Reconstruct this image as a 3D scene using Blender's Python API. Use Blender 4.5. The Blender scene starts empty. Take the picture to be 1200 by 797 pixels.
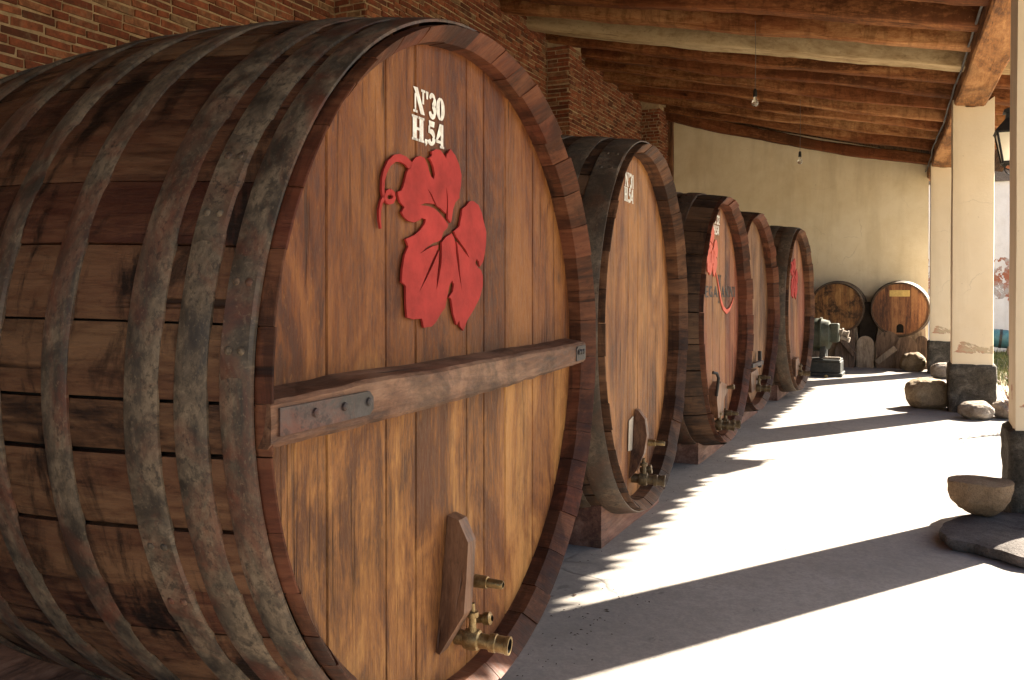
import bpy, math, random
from mathutils import Vector, Matrix, noise
from mathutils.geometry import tessellate_polygon
sin, cos, pi = math.sin, math.cos, math.pi
scn = bpy.context.scene
COL = scn.collection
CAMH = 1.5

# ------------------------------------------------------------------ objects
def tag(o, label=None, cat=None, group=None, kind=None):
    if label: o['label'] = label
    if cat: o['category'] = cat
    if group: o['group'] = group
    if kind: o['kind'] = kind
    return o

def empty(name, loc, rz=0.0):
    o = bpy.data.objects.new(name, None)
    COL.objects.link(o)
    o.location = loc
    o.rotation_euler = (0, 0, rz)
    o.empty_display_size = 0.2
    return o

class MB:
    """collects vertices and faces for ONE mesh object"""
    def __init__(s):
        s.v = []; s.f = []; s.r = []; s.u = []; s.m = []
    def vert(s, p, r=0.5, uv=None):
        s.v.append(tuple(p)); s.r.append(r); s.u.append(tuple(uv) if uv else tuple(p))
        return len(s.v) - 1
    def face(s, idx, m=0):
        s.f.append(tuple(idx)); s.m.append(m)
    def grid(s, rows, r=0.5, uvs=None, close=False, m=0, flip=False):
        base = []
        for i, row in enumerate(rows):
            base.append([s.vert(p, r, uvs[i][j] if uvs else None) for j, p in enumerate(row)])
        for i in range(len(base) - 1):
            n = len(base[i])
            for j in range(n if close else n - 1):
                k = (j + 1) % n
                q = (base[i][j], base[i][k], base[i + 1][k], base[i + 1][j])
                s.face(q[::-1] if flip else q, m)
        return base
    def box(s, c, d, rot=None, r=0.5, m=0):
        c = Vector(c); idx = []
        for x in (-.5, .5):
            for y in (-.5, .5):
                for z in (-.5, .5):
                    p = Vector((x * d[0], y * d[1], z * d[2]))
                    q = rot @ p if rot else p
                    idx.append(s.vert(c + q, r, p))
        for f in ((0, 1, 3, 2), (4, 6, 7, 5), (0, 4, 5, 1), (2, 3, 7, 6), (0, 2, 6, 4), (1, 5, 7, 3)):
            s.face([idx[i] for i in f], m)
    def tube(s, pts, rads, n=16, caps=True, r=0.5, m=0, amp=0, seed=0, sq=1.0):
        pts = [Vector(p) for p in pts]
        rows = []
        up = None
        L = 0.0; uvs = []
        for i, p in enumerate(pts):
            t = (pts[min(i + 1, len(pts) - 1)] - pts[max(i - 1, 0)]).normalized()
            if up is None:
                up = Vector((0, 0, 1)) if abs(t.z) < .9 else Vector((1, 0, 0))
            a = t.cross(up).normalized(); b = a.cross(t).normalized()
            up = b
            if i: L += (p - pts[i - 1]).length
            row = []; uv = []
            for k in range(n):
                an = 2 * pi * k / n
                rr = rads[i] if hasattr(rads, '__len__') else rads
                if amp:
                    rr *= 1 + amp * noise.noise(Vector((L * .7 + seed * 7.3, cos(an) * .8, sin(an) * .8 + seed)))
                ca, sa = cos(an), sin(an)
                if sq != 1: ca, sa = math.copysign(abs(ca) ** sq, ca), math.copysign(abs(sa) ** sq, sa)
                row.append(p + (a * ca + b * sa) * rr)
                uv.append((L, cos(an) * rr, sin(an) * rr))
            rows.append(row); uvs.append(uv)
        base = s.grid(rows, r, uvs, close=True, m=m)
        if caps:
            for q, fl in ((base[0], True), (base[-1], False)):
                ids = [s.vert(s.v[i], r, s.u[i]) for i in q]
                s.face(ids[::-1] if not fl else ids, m)
        return base
    def lathe(s, prof, o, ax, n=24, r=0.5, m=0):
        """prof: list of (along, radius)"""
        o = Vector(o); ax = Vector(ax).normalized()
        up = Vector((0, 0, 1)) if abs(ax.z) < .9 else Vector((1, 0, 0))
        a = ax.cross(up).normalized(); b = a.cross(ax)
        rows = [[o + ax * h + (a * cos(2 * pi * k / n) + b * sin(2 * pi * k / n)) * max(q, 1e-4) for k in range(n)] for h, q in prof]
        s.grid(rows, r, close=True, m=m)
    def prism(s, poly, fr, x0, x1, r=0.5, m=0, holes=()):
        """poly of 2-D points put through fr(u, v, x) and thickened from x0 to x1"""
        loops = [list(poly)] + [list(h) for h in holes]
        flat = [p for l in loops for p in l]
        tris = tessellate_polygon([[Vector((p[0], p[1], 0)) for p in l] for l in loops])
        a = [s.vert(fr(p[0], p[1], x1), r) for p in flat]
        for t in tris: s.face([a[i] for i in t], m)
        b = [s.vert(fr(p[0], p[1], x0), r) for p in flat]
        for t in tris: s.face([b[i] for i in reversed(t)], m)
        k = 0
        for l in loops:
            n = len(l)
            for i in range(n):
                j = (i + 1) % n
                q = [s.vert(fr(l[i][0], l[i][1], x1), r), s.vert(fr(l[j][0], l[j][1], x1), r),
                     s.vert(fr(l[j][0], l[j][1], x0), r), s.vert(fr(l[i][0], l[i][1], x0), r)]
                s.face(q, m)
            k += n
    def build(s, name, mats, parent=None, smooth=False, bevel=0, fix=True, angle=None):
        me = bpy.data.meshes.new(name)
        me.from_pydata(s.v, [], s.f)
        if not isinstance(mats, (list, tuple)): mats = [mats]
        for m in mats: me.materials.append(m)
        if len(mats) > 1: me.polygons.foreach_set('material_index', s.m)
        at = me.attributes.new('rnd', 'FLOAT', 'POINT'); at.data.foreach_set('value', s.r)
        au = me.attributes.new('suv', 'FLOAT_VECTOR', 'POINT')
        au.data.foreach_set('vector', [c for p in s.u for c in p])
        if fix:
            import bmesh
            bm = bmesh.new(); bm.from_mesh(me)
            bmesh.ops.recalc_face_normals(bm, faces=bm.faces)
            bm.to_mesh(me); bm.free()
        if smooth: me.shade_smooth()
        if angle: me.set_sharp_from_angle(angle=math.radians(angle))
        me.update()
        o = bpy.data.objects.new(name, me)
        COL.objects.link(o)
        if parent: o.parent = parent
        if bevel:
            b = o.modifiers.new('bevel', 'BEVEL'); b.width = bevel; b.segments = 2; b.limit_method = 'ANGLE'
            b.angle_limit = math.radians(50)
        return o

# ------------------------------------------------------------------ materials
class NT:
    def __init__(s, name, rough=.7, spec=.3):
        s.mat = bpy.data.materials.new(name); s.mat.use_nodes = True
        s.t = s.mat.node_tree; s.n = s.t.nodes; s.l = s.t.links
        s.b = s.n['Principled BSDF']
        s.b.inputs['Roughness'].default_value = rough
        s.b.inputs['Specular IOR Level'].default_value = spec
    def new(s, t, **kw):
        n = s.n.new(t)
        for k, v in kw.items(): setattr(n, k, v)
        return n
    def put(s, sock, v):
        if hasattr(v, 'is_output'): s.l.new(v, sock)
        elif v is not None: sock.default_value = v
    def coord(s, kind='Object'):
        return s.new('ShaderNodeTexCoord').outputs[kind]
    def attr(s, name, out='Fac'):
        return s.new('ShaderNodeAttribute', attribute_name=name).outputs[out]
    def map(s, v, sc=(1, 1, 1), loc=(0, 0, 0), rot=(0, 0, 0)):
        n = s.new('ShaderNodeMapping'); s.put(n.inputs['Vector'], v)
        n.inputs['Scale'].default_value = sc; n.inputs['Location'].default_value = loc; n.inputs['Rotation'].default_value = rot
        return n.outputs[0]
    def noise(s, v, scale=5, detail=6, rough=.6, dist=0.0):
        n = s.new('ShaderNodeTexNoise'); s.put(n.inputs['Vector'], v)
        n.inputs['Scale'].default_value = scale; n.inputs['Detail'].default_value = detail
        n.inputs['Roughness'].default_value = rough; n.inputs['Distortion'].default_value = dist
        return n.outputs['Fac']
    def ramp(s, f, stops, interp='LINEAR'):
        n = s.new('ShaderNodeValToRGB'); cr = n.color_ramp; cr.interpolation = interp
        while len(cr.elements) > 1: cr.elements.remove(cr.elements[-1])
        for i, (p, c) in enumerate(stops):
            e = cr.elements[0] if i == 0 else cr.elements.new(p)
            e.position = p
            e.color = (c, c, c, 1) if not hasattr(c, '__len__') else (*c, 1)
        s.put(n.inputs[0], f)
        return n.outputs[0]
    def math(s, op, a, b=0.0, c=None):
        n = s.new('ShaderNodeMath', operation=op); s.put(n.inputs[0], a); s.put(n.inputs[1], b)
        if c is not None: s.put(n.inputs[2], c)
        return n.outputs[0]
    def mix(s, f, a, b, mode='MIX'):
        n = s.new('ShaderNodeMix', data_type='RGBA', blend_type=mode)
        s.put(n.inputs[0], f)
        for sock, v in ((n.inputs[6], a), (n.inputs[7], b)):
            s.put(sock, (*v, 1) if isinstance(v, tuple) and len(v) == 3 else v)
        return n.outputs[2]
    def vadd(s, a, b):
        n = s.new('ShaderNodeVectorMath', operation='ADD'); s.put(n.inputs[0], a); s.put(n.inputs[1], b)
        return n.outputs[0]
    def comb(s, x=0.0, y=0.0, z=0.0):
        n = s.new('ShaderNodeCombineXYZ')
        for i, v in enumerate((x, y, z)): s.put(n.inputs[i], v)
        return n.outputs[0]
    def sep(s, v):
        n = s.new('ShaderNodeSeparateXYZ'); s.put(n.inputs[0], v); return n.outputs
    def color(s, c): s.put(s.b.inputs['Base Color'], (*c, 1) if isinstance(c, tuple) else c)
    def rough(s, r): s.put(s.b.inputs['Roughness'], r)
    def bump(s, h, st=.3, d=.01):
        n = s.new('ShaderNodeBump'); s.put(n.inputs['Height'], h)
        n.inputs['Strength'].default_value = st; n.inputs['Distance'].default_value = d
        s.l.new(n.outputs[0], s.b.inputs['Normal'])

def wood(name, dark, mid, light, axis='z', coord='Object', grain=22, stain=.5, red=None, redamt=.5, rough=.6, crack=True, seed=0, bump=.5, spec=.35, mott=2.2, black=0.0, varnish=None, ms=.36, cont=False, rw=.16, gw=.46):
    """aged wood: long grain, mottles, cracks; each board shifted by its own 'rnd'"""
    t = NT(name, rough, spec)
    v = t.coord('Object') if coord == 'Object' else t.attr('suv', 'Vector')
    r = t.attr('rnd')
    v0 = v
    off = t.comb(t.math('MULTIPLY', r, 37.0), t.math('MULTIPLY', r, 51.0), t.math('MULTIPLY', r, 29.0))
    v = t.vadd(t.vadd(v, off), (seed * 3.1, seed * 1.7, seed * 2.3))
    k = {'x': 0, 'y': 1, 'z': 2}[axis]
    def st(q): 
        a = [1, 1, 1]; a[k] = q; return tuple(a)
    g = t.noise(t.map(v, st(.075)), grain, 9, .72, 1.1)
    g2 = t.noise(t.map(v, st(.20)), grain * 3.2, 5, .65, .5)
    vm_ = t.vadd(v0, (seed * 3.1, seed * 1.7, seed * 2.3)) if cont else v
    m = t.noise(t.map(vm_, st(ms)), mott, 9, .68, 1.0)
    f = t.math('ADD', t.math('MULTIPLY', g, gw), t.math('MULTIPLY', m, 1.24 - gw))
    f = t.math('ADD', f, t.math('MULTIPLY', t.math('SUBTRACT', r, .5), rw))
    f = t.math('ADD', f, t.math('MULTIPLY', t.math('SUBTRACT', g2, .5), .34))
    c = t.ramp(f, [(.49, dark), (.61, mid), (.745, light)])
    if red:
        rm = t.ramp(t.noise(t.map(vm_, st(.5)), 1.1, 4, .6, .5), [(.42, 0.0), (.62, 1.0)])
        c = t.mix(t.math('MULTIPLY', rm, redamt), c, t.mix(.72, c, red))
    if stain:
        sm = t.ramp(t.noise(t.map(vm_, st(.78 * ms)), 3.4, 6, .7, 1.2), [(.52, 0.0), (.72, 1.0)])
        c = t.mix(t.math('MULTIPLY', sm, stain), c, t.mix(.85, c, tuple(q * .35 for q in dark)))
    if black:
        bm_ = t.ramp(t.noise(t.map(t.coord('Object'), (7.5, 2.2, 2.2) if coord == 'suv' else (3, 3, 3)), 1.0, 8, .68, .5), [(.49, 0.0), (.60, 1.0)])
        c = t.mix(t.math('MULTIPLY', bm_, black), c, tuple(q * .3 for q in dark))
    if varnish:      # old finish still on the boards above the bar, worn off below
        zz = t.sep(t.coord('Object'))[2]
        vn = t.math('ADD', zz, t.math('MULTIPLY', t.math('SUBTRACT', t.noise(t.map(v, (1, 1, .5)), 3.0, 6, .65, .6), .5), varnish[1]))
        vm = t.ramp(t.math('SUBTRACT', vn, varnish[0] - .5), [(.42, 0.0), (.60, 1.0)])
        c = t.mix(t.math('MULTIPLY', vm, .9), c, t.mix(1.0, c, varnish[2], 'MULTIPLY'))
    fl = t.ramp(t.noise(t.map(v, st(.3)), grain * 4.5, 3, .6), [(.64, 0.0), (.70, 1.0)])
    c = t.mix(t.math('MULTIPLY', fl, .16), c, tuple(min(1, q * 1.3) for q in light))
    pt = t.ramp(t.noise(t.map(v, st(.4)), grain * 3.7, 4, .7), [(.60, 0.0), (.68, 1.0)])
    c = t.mix(t.math('MULTIPLY', pt, .35), c, tuple(q * .5 for q in dark))
    h = t.math('ADD', g, t.math('MULTIPLY', g2, .5))
    if crack:
        ck = t.ramp(t.noise(t.map(v, st(.035)), grain * 1.7, 2, .5, .3), [(.66, 0.0), (.72, 1.0)])
        cm = t.ramp(t.noise(t.map(v, st(.6)), 4.0, 2, .5), [(.47, 0.0), (.6, 1.0)])
        ck = t.math('MULTIPLY', ck, cm)
        c = t.mix(t.math('MULTIPLY', ck, .8), c, tuple(q * .25 for q in dark))
        h = t.math('SUBTRACT', h, t.math('MULTIPLY', ck, 1.2))
    if cont:
        lc = t.ramp(t.noise(t.map(v, st(.018)), 9.0, 3, .55, .25), [(.485, 0.0), (.4985, 1.0), (.5015, 1.0), (.515, 0.0)])
        lm = t.ramp(t.noise(t.map(v, st(.45)), 1.9, 3, .5), [(.55, 0.0), (.66, 1.0)])
        lc = t.math('MULTIPLY', lc, lm)
        c = t.mix(t.math('MULTIPLY', lc, .85), c, tuple(q * .2 for q in dark))
        h = t.math('SUBTRACT', h, t.math('MULTIPLY', lc, 1.0))
        kn = t.new('ShaderNodeTexVoronoi', feature='F1'); t.put(kn.inputs['Vector'], t.map(v, (1, 1, .55))); kn.inputs['Scale'].default_value = 2.3
        kd = t.math('ADD', kn.outputs['Distance'], t.math('MULTIPLY', t.math('SUBTRACT', g2, .5), .05))
        km = t.ramp(kd, [(.0, 1.0), (.035, .9), (.05, .35), (.085, 0.0)])
        c = t.mix(t.math('MULTIPLY', km, .7), c, tuple(q * .6 for q in dark))
    t.color(c)
    t.rough(t.ramp(g2, [(.3, max(rough - .13, .2)), (.75, min(rough + .2, 1))]))
    t.bump(h, bump, .006)
    return t.mat

def metal(name, base, light, rust, rustamt=.5, metallic=.25, rough=.62, speck=.6, scale=1.0):
    t = NT(name, rough, .4)
    t.b.inputs['Metallic'].default_value = metallic
    v = t.attr('suv', 'Vector')
    a = t.noise(v, 5 * scale, 7, .68, .5)
    b = t.noise(v, 42 * scale, 4, .7)
    s = t.noise(v, 95 * scale, 2, .5)
    c = t.mix(t.ramp(a, [(.40, 0.0), (.57, 1.0)]), base, light)
    c = t.mix(t.math('MULTIPLY', t.ramp(t.noise(v, 17 * scale, 7, .75, .4), [(.44, 1.0), (.56, 0.0)]), .55), c, tuple(q * .8 for q in base))
    rm = t.ramp(t.noise(t.vadd(v, (4.1, 2.2, 9.9)), 3.2 * scale, 6, .7, .8), [(.48, 0.0), (.66, 1.0)])
    c = t.mix(t.math('MULTIPLY', rm, rustamt), c, rust)
    sp = t.math('MULTIPLY', t.ramp(b, [(.52, 0.0), (.60, 1.0)]), t.ramp(a, [(.4, .25), (.6, 1.0)]))
    c = t.mix(t.math('MULTIPLY', sp, speck), c, tuple(q * .3 for q in base))
    c = t.mix(t.math('MULTIPLY', t.ramp(s, [(.62, 0.0), (.7, 1.0)]), speck * .4), c, tuple(min(q * 1.6, 1) for q in light))
    t.color(c)
    t.rough(t.ramp(a, [(.35, rough - .15), (.7, min(1, rough + .2))]))
    t.bump(t.math('ADD', t.math('MULTIPLY', b, .8), t.math('MULTIPLY', a, .6)), .45, .004)
    return t.mat

def plain(name, c, rough=.6, spec=.3, metallic=0, var=.25, scale=14, bump=.2, bd=.004, coord='Object'):
    t = NT(name, rough, spec); t.b.inputs['Metallic'].default_value = metallic
    v = t.coord('Object') if coord == 'Object' else t.attr('suv', 'Vector')
    a = t.noise(v, scale, 6, .65)
    t.color(t.mix(t.ramp(a, [(.3, 0.0), (.7, 1.0)]), tuple(q * (1 - var) for q in c), tuple(min(1, q * (1 + var)) for q in c)))
    t.bump(t.noise(v, scale * 4, 5, .6), bump, bd)
    return t.mat

def plaster(name, c, stainc, peel=None, band=None, seed=0, amt=.5, fine=1.0):
    """limewashed plaster; peel: colour under the missing skin, band: (z0, z1) where it has come off"""
    t = NT(name, .85, .15)
    v = t.vadd(t.coord('Object'), (seed * 5.3, seed * 2.9, 0.0))
    big = t.noise(v, .55, 6, .62, .6)
    med = t.noise(v, 3.2, 6, .7)
    fin = t.noise(v, 38, 4, .6)
    f = t.math('ADD', t.math('MULTIPLY', big, .65), t.math('MULTIPLY', med, .35))
    col = t.mix(t.math('MULTIPLY', t.ramp(f, [(.38, 1.0), (.62, 0.0)]), amt), c, stainc)
    dr = t.ramp(t.noise(t.map(v, (1.6, 1.6, .22)), 1.5, 6, .62, .5), [(.50, 0.0), (.70, 1.0)])
    col = t.mix(t.math('MULTIPLY', dr, .32), col, tuple(q * .72 for q in stainc))
    wv_ = t.vadd(v, t.comb(t.math('MULTIPLY', t.noise(v, 2.1, 5, .6), .4), 0.0, t.math('MULTIPLY', t.noise(t.vadd(v, (5., 1., 2.)), 2.1, 5, .6), .4)))
    vo_ = t.new('ShaderNodeTexVoronoi', feature='DISTANCE_TO_EDGE'); t.put(vo_.inputs['Vector'], wv_); vo_.inputs['Scale'].default_value = .75
    ck_ = t.math('MULTIPLY', t.ramp(vo_.outputs['Distance'], [(0.0, 1.0), (.004, 0.0)]), t.ramp(t.noise(v, 1.1, 3, .5), [(.52, 0.0), (.6, 1.0)]))
    col = t.mix(t.math('MULTIPLY', ck_, .30), col, tuple(q * .4 for q in stainc))
    pits = t.ramp(t.noise(v, 30, 2, .5), [(.70, 0.0), (.76, 1.0)])
    col = t.mix(t.math('MULTIPLY', pits, .4), col, tuple(q * .55 for q in stainc))
    h = t.math('ADD', t.math('MULTIPLY', med, 1.4), t.math('MULTIPLY', fin, .35 * fine))
    if peel:
        z = t.sep(t.coord('Object'))[2]
        lo, hi, w = band
        bz = t.ramp(t.math('DIVIDE', t.math('SUBTRACT', z, lo - w), hi - lo + 2 * w),
                    [(0, 0.0), (w / (hi - lo + 2 * w), 1.0), (1 - w / (hi - lo + 2 * w), 1.0), (1, 0.0)])
        pn = t.noise(t.vadd(v, (7.7, 1.1, 3.3)), 3.4, 7, .62, .5)
        msk = t.ramp(t.math('MULTIPLY', pn, bz), [(.47, 0.0), (.485, 1.0)])
        pc = t.mix(t.ramp(t.noise(v, 5, 4, .6), [(.45, 0.0), (.6, 1.0)]), peel, tuple(q * .75 for q in stainc))
        col = t.mix(msk, col, pc)
        h = t.math('SUBTRACT', h, t.math('MULTIPLY', msk, 1.6))
    t.color(col); t.bump(h, .5, .012)
    return t.mat

def rockmat(name, a, b, c, scale=3.0, seed=0, bump=.7):
    t = NT(name, .85, .25)
    v = t.vadd(t.coord('Object'), (seed * 2.7, seed * 4.1, seed * 1.3))
    n1 = t.noise(v, scale, 8, .68, .7)
    n2 = t.noise(v, scale * 9, 6, .7)
    col = t.ramp(t.math('ADD', t.math('MULTIPLY', n1, .7), t.math('MULTIPLY', n2, .3)), [(.34, a), (.52, b), (.68, c)])
    sp = t.ramp(t.noise(v, scale * 26, 2, .5), [(.62, 0.0), (.7, 1.0)])
    col = t.mix(t.math('MULTIPLY', sp, .5), col, tuple(q * .45 for q in a))
    t.color(col)
    n3 = t.noise(v, scale * 30, 4, .7)
    col = t.mix(t.ramp(n3, [(.36, .55), (.5, 0.0)]), col, tuple(q * .55 for q in a))
    t.color(col)
    t.bump(t.math('ADD', t.math('ADD', n1, t.math('MULTIPLY', n2, .8)), t.math('MULTIPLY', n3, .4)), bump, .035)
    return t.mat

M = {}
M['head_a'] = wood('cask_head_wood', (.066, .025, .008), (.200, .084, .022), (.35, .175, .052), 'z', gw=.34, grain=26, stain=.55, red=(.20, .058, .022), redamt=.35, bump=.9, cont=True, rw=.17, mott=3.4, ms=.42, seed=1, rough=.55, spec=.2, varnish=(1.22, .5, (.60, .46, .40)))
M['head_b'] = wood('cask_head_wood_pale', (.06, .019, .006), (.19, .074, .021), (.34, .155, .046), 'z', spec=.2, cont=True, rw=.14, bump=.9, gw=.36, grain=24, stain=.7, red=(.22, .075, .03), redamt=.35, seed=4, rough=.55)
M['head_c'] = wood('cask_head_wood_red', (.036, .012, .006), (.118, .043, .016), (.245, .115, .042), 'z', spec=.2, cont=True, rw=.14, bump=.9, gw=.36, grain=20, stain=.6, red=(.20, .055, .03), redamt=.8, seed=7, rough=.55)
M['head_d'] = wood('cask_head_wood_grey', (.045, .02, .01), (.135, .066, .028), (.25, .135, .062), 'z', spec=.2, cont=True, rw=.14, bump=.9, gw=.36, grain=20, stain=.6, red=(.18, .07, .035), redamt=.3, seed=9, rough=.6)
M['stave_a'] = wood('stave_wood', (.020, .009, .005), (.078, .037, .0185), (.140, .074, .038), 'x', coord='suv', grain=16, stain=.8, red=(.085, .022, .013), redamt=.55, bump=.9, spec=.2, seed=2, rough=.55, black=.95, mott=3.2)
M['stave_b'] = wood('stave_wood_dark', (.022, .011, .006), (.075, .037, .019), (.13, .07, .038), 'x', coord='suv', grain=16, stain=.8, seed=5, rough=.6, black=.6)
M['chime'] = wood('chime_wood', (.022, .008, .0045), (.072, .0245, .011), (.135, .053, .025), 'x', coord='suv', grain=14, stain=.75, red=(.13, .034, .018), redamt=.6, seed=3, rough=.6, black=.6, rw=.09, spec=.2)
M['chime_b'] = wood('chime_wood_dark', (.027, .011, .006), (.083, .036, .017), (.148, .069, .034), 'x', coord='suv', grain=14, stain=.75, seed=6, rough=.6, black=.6, rw=.09, spec=.2)
M['hoop'] = metal('hoop_iron', (.034, .025, .018), (.150, .108, .070), (.12, .032, .015), .7, .05, .62, .6)
M['hoop_b'] = metal('hoop_iron_dark', (.055, .040, .028), (.155, .112, .075), (.11, .045, .022), .5, .05)
M['hoop_c'] = metal('hoop_iron_rust', (.04, .025, .017), (.10, .06, .036), (.12, .035, .015), .6, .05)
M['bar'] = wood('crossbar_wood', (.026, .013, .008), (.105, .054, .031), (.215, .128, .080), 'y', grain=16, stain=.9, red=(.16, .055, .026), redamt=.4, seed=8, rough=.6, black=.55, bump=1.0, spec=.2)
M['strap'] = metal('strap_iron', (.018, .015, .015), (.052, .042, .04), (.10, .03, .016), .8, .1)
M['tapwood'] = wood('tap_board_wood', (.035, .015, .008), (.11, .05, .025), (.19, .095, .05), 'z', grain=18, stain=.5, seed=10, rough=.5)
M['brass'] = metal('aged_brass', (.22, .145, .06), (.40, .29, .14), (.10, .065, .035), .6, .75, .42, .5, 3)
M['brass_b'] = metal('tarnished_brass', (.085, .058, .03), (.17, .12, .06), (.06, .04, .025), .6, .5, .5, .5, 3)
M['bore'] = plain('dark_bore', (.012, .01, .008), .8, .1)
M['red'] = plain('red_painted_emblem', (.275, .028, .024), .72, .12, var=.26, scale=9, bump=.35)
M['redorange'] = plain('orange_red_paint', (.48, .085, .05), .6, .3, var=.12, scale=8)
M['white'] = plain('white_stencil_paint', (.66, .63, .57), .7, .2, var=.30, scale=45)
M['ink'] = plain('black_stencil_paint', (.018, .016, .016), .6, .3, var=.3, scale=30)
M['saddle'] = wood('saddle_timber', (.05, .024, .016), (.17, .083, .054), (.30, .175, .125), 'y', grain=14, stain=.6, red=(.22, .08, .055), redamt=.45, seed=11, rough=.75)
M['log'] = wood('roof_log_wood', (.11, .042, .018), (.30, .128, .052), (.54, .29, .135), 'x', coord='suv', grain=22, stain=.45, red=(.24, .068, .026), redamt=.65, seed=12, rough=.75, mott=3.0, ms=.14, spec=.15, rw=.34, black=.35)
M['log_pale'] = wood('whitewashed_log', (.20, .135, .07), (.40, .29, .165), (.58, .46, .29), 'x', coord='suv', grain=14, stain=.35, seed=13, rough=.85, ms=.15, spec=.15)
M['eave'] = wood('eave_beam_wood', (.09, .036, .015), (.31, .14, .052), (.50, .27, .12), 'y', coord='suv', grain=14, stain=.6, seed=14, rough=.75)
M['post'] = wood('corner_post_wood', (.07, .03, .016), (.19, .085, .04), (.30, .15, .08), 'z', grain=9, stain=.5, seed=15, rough=.7)
M['board'] = wood('grey_board_wood', (.12, .09, .065), (.29, .215, .155), (.43, .34, .255), 'z', grain=16, stain=.6, seed=16, rough=.8)
M['board_b'] = wood('brown_board_wood', (.045, .028, .02), (.125, .08, .056), (.21, .145, .105), 'z', grain=16, stain=.6, seed=18, rough=.8)
M['gap_shade'] = plain('gap_shade_black', (.022, .016, .012), .8, .15, var=.5, scale=6)  # near black, stands for the shade in the gap between the small barrels
M['small_head'] = wood('small_barrel_head', (.07, .028, .011), (.24, .105, .033), (.40, .21, .075), 'z', grain=24, black=.95, stain=.9, seed=19, rough=.55)
M['small_head_b'] = wood('small_barrel_head_brown', (.05, .018, .009), (.16, .060, .024), (.30, .14, .058), 'z', grain=24, stain=.5, seed=21, rough=.5)
M['dark'] = plain('black_iron', (.022, .021, .02), .55, .4, .4, scale=20)
M['glass'] = None
M['plaster'] = plaster('cream_plaster', (.82, .73, .56), (.62, .50, .30), seed=1, amt=.65)
M['col_plaster'] = plaster('column_plaster', (.81, .70, .535), (.69, .56, .38), peel=(.50, .27, .18), band=(.76, .88, .10), seed=3, amt=.5)
M['yard_wall'] = plaster('whitewashed_yard_wall', (.60, .59, .61), (.42, .39, .385), peel=(.27, .10, .06), band=(1.35, 2.35, .45), seed=5, amt=.6)
M['colstone'] = rockmat('column_base_stone', (.028, .023, .018), (.115, .098, .077), (.27, .23, .185), 5.5, 1, 1.0)
M['boulder'] = rockmat('boulder_tan', (.13, .095, .058), (.28, .20, .12), (.40, .30, .19), 3.0, 2)
M['boulder_b'] = rockmat('boulder_brown', (.15, .095, .055), (.29, .19, .11), (.39, .27, .165), 4.2, 3)
M['slate'] = rockmat('slab_grey', (.055, .045, .04), (.12, .10, .09), (.20, .155, .135), 2.6, 4)
M['riverstone'] = rockmat('river_stone', (.16, .12, .09), (.33, .27, .21), (.50, .44, .37), 3.6, 5)

t = NT('bulb_glass', .03, .5); t.b.inputs['Transmission Weight'].default_value = .92; t.color((.95, .93, .86)); M['glass'] = t.mat
t = NT('lantern_glass', .6, .5); t.b.inputs['Transmission Weight'].default_value = .35; t.color((.88, .82, .66)); M['pane'] = t.mat

# concrete floor
t = NT('worn_concrete', .8, .25)
v = t.coord('Object')
big = t.noise(v, .45, 6, .6, .4); med = t.noise(v, 2.6, 7, .68); fin = t.noise(v, 55, 4, .65)
c = t.ramp(t.math('ADD', t.math('MULTIPLY', big, .55), t.math('MULTIPLY', med, .45)), [(.34, (.195, .172, .150)), (.52, (.26, .232, .206)), (.68, (.325, .293, .262))])
sp = t.ramp(t.noise(t.map(v, (1, .6, 1), rot=(0, 0, .5)), 7.5, 4, .6, 1.0), [(.66, 0.0), (.72, 1.0)])
c = t.mix(t.math('MULTIPLY', sp, .6), c, (.09, .08, .075))
# thin wandering cracks
wv = t.vadd(v, t.comb(t.math('MULTIPLY', t.noise(v, 1.3, 4, .6), .5), t.math('MULTIPLY', t.noise(t.vadd(v, (9., 3., 0.)), 1.3, 4, .6), .5), 0.0))
vo = t.new('ShaderNodeTexVoronoi', feature='DISTANCE_TO_EDGE'); t.put(vo.inputs['Vector'], wv); vo.inputs['Scale'].default_value = .33
ck = t.ramp(vo.outputs['Distance'], [(0.0, 1.0), (.006, 0.0)])
cm = t.ramp(t.noise(v, .9, 2, .5), [(.5, 0.0), (.6, 1.0)])
ck = t.math('MULTIPLY', ck, cm)
c = t.mix(t.math('MULTIPLY', ck, .6), c, (.07, .06, .055))
c = t.mix(t.math('MULTIPLY', t.ramp(t.noise(v, 19, 6, .7), [(.38, 1.0), (.56, 0.0)]), .4), c, (.15, .135, .125))
c = t.mix(t.math('MULTIPLY', t.ramp(fin, [(.35, 1.0), (.6, 0.0)]), .35), c, (.13, .12, .112))
t.color(c); t.bump(t.math('SUBTRACT', t.math('ADD', t.math('MULTIPLY', med, 1.2), t.math('MULTIPLY', fin, .4)), ck), .4, .008)
M['floor'] = t.mat
# earth
t = NT('dry_earth', .95, .1)
v = t.coord('Object')
c = t.ramp(t.noise(v, .7, 7, .66, .3), [(.36, (.20, .16, .10)), (.55, (.33, .275, .19)), (.7, (.42, .36, .26))])
t.color(c); t.bump(t.noise(v, 9, 8, .7), .6, .03); M['earth'] = t.mat
# grass
t = NT('dry_grass_blades', .7, .2)
t.color(t.ramp(t.attr('rnd'), [(0, (.045, .07, .02)), (.5, (.10, .12, .035)), (1, (.24, .21, .09))])); M['grass'] = t.mat
t = NT('reddish_leaf', .6, .3)
t.color(t.ramp(t.attr('rnd'), [(0, (.10, .035, .022)), (.5, (.17, .06, .035)), (1, (.16, .12, .05))])); M['leaf'] = t.mat
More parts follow.
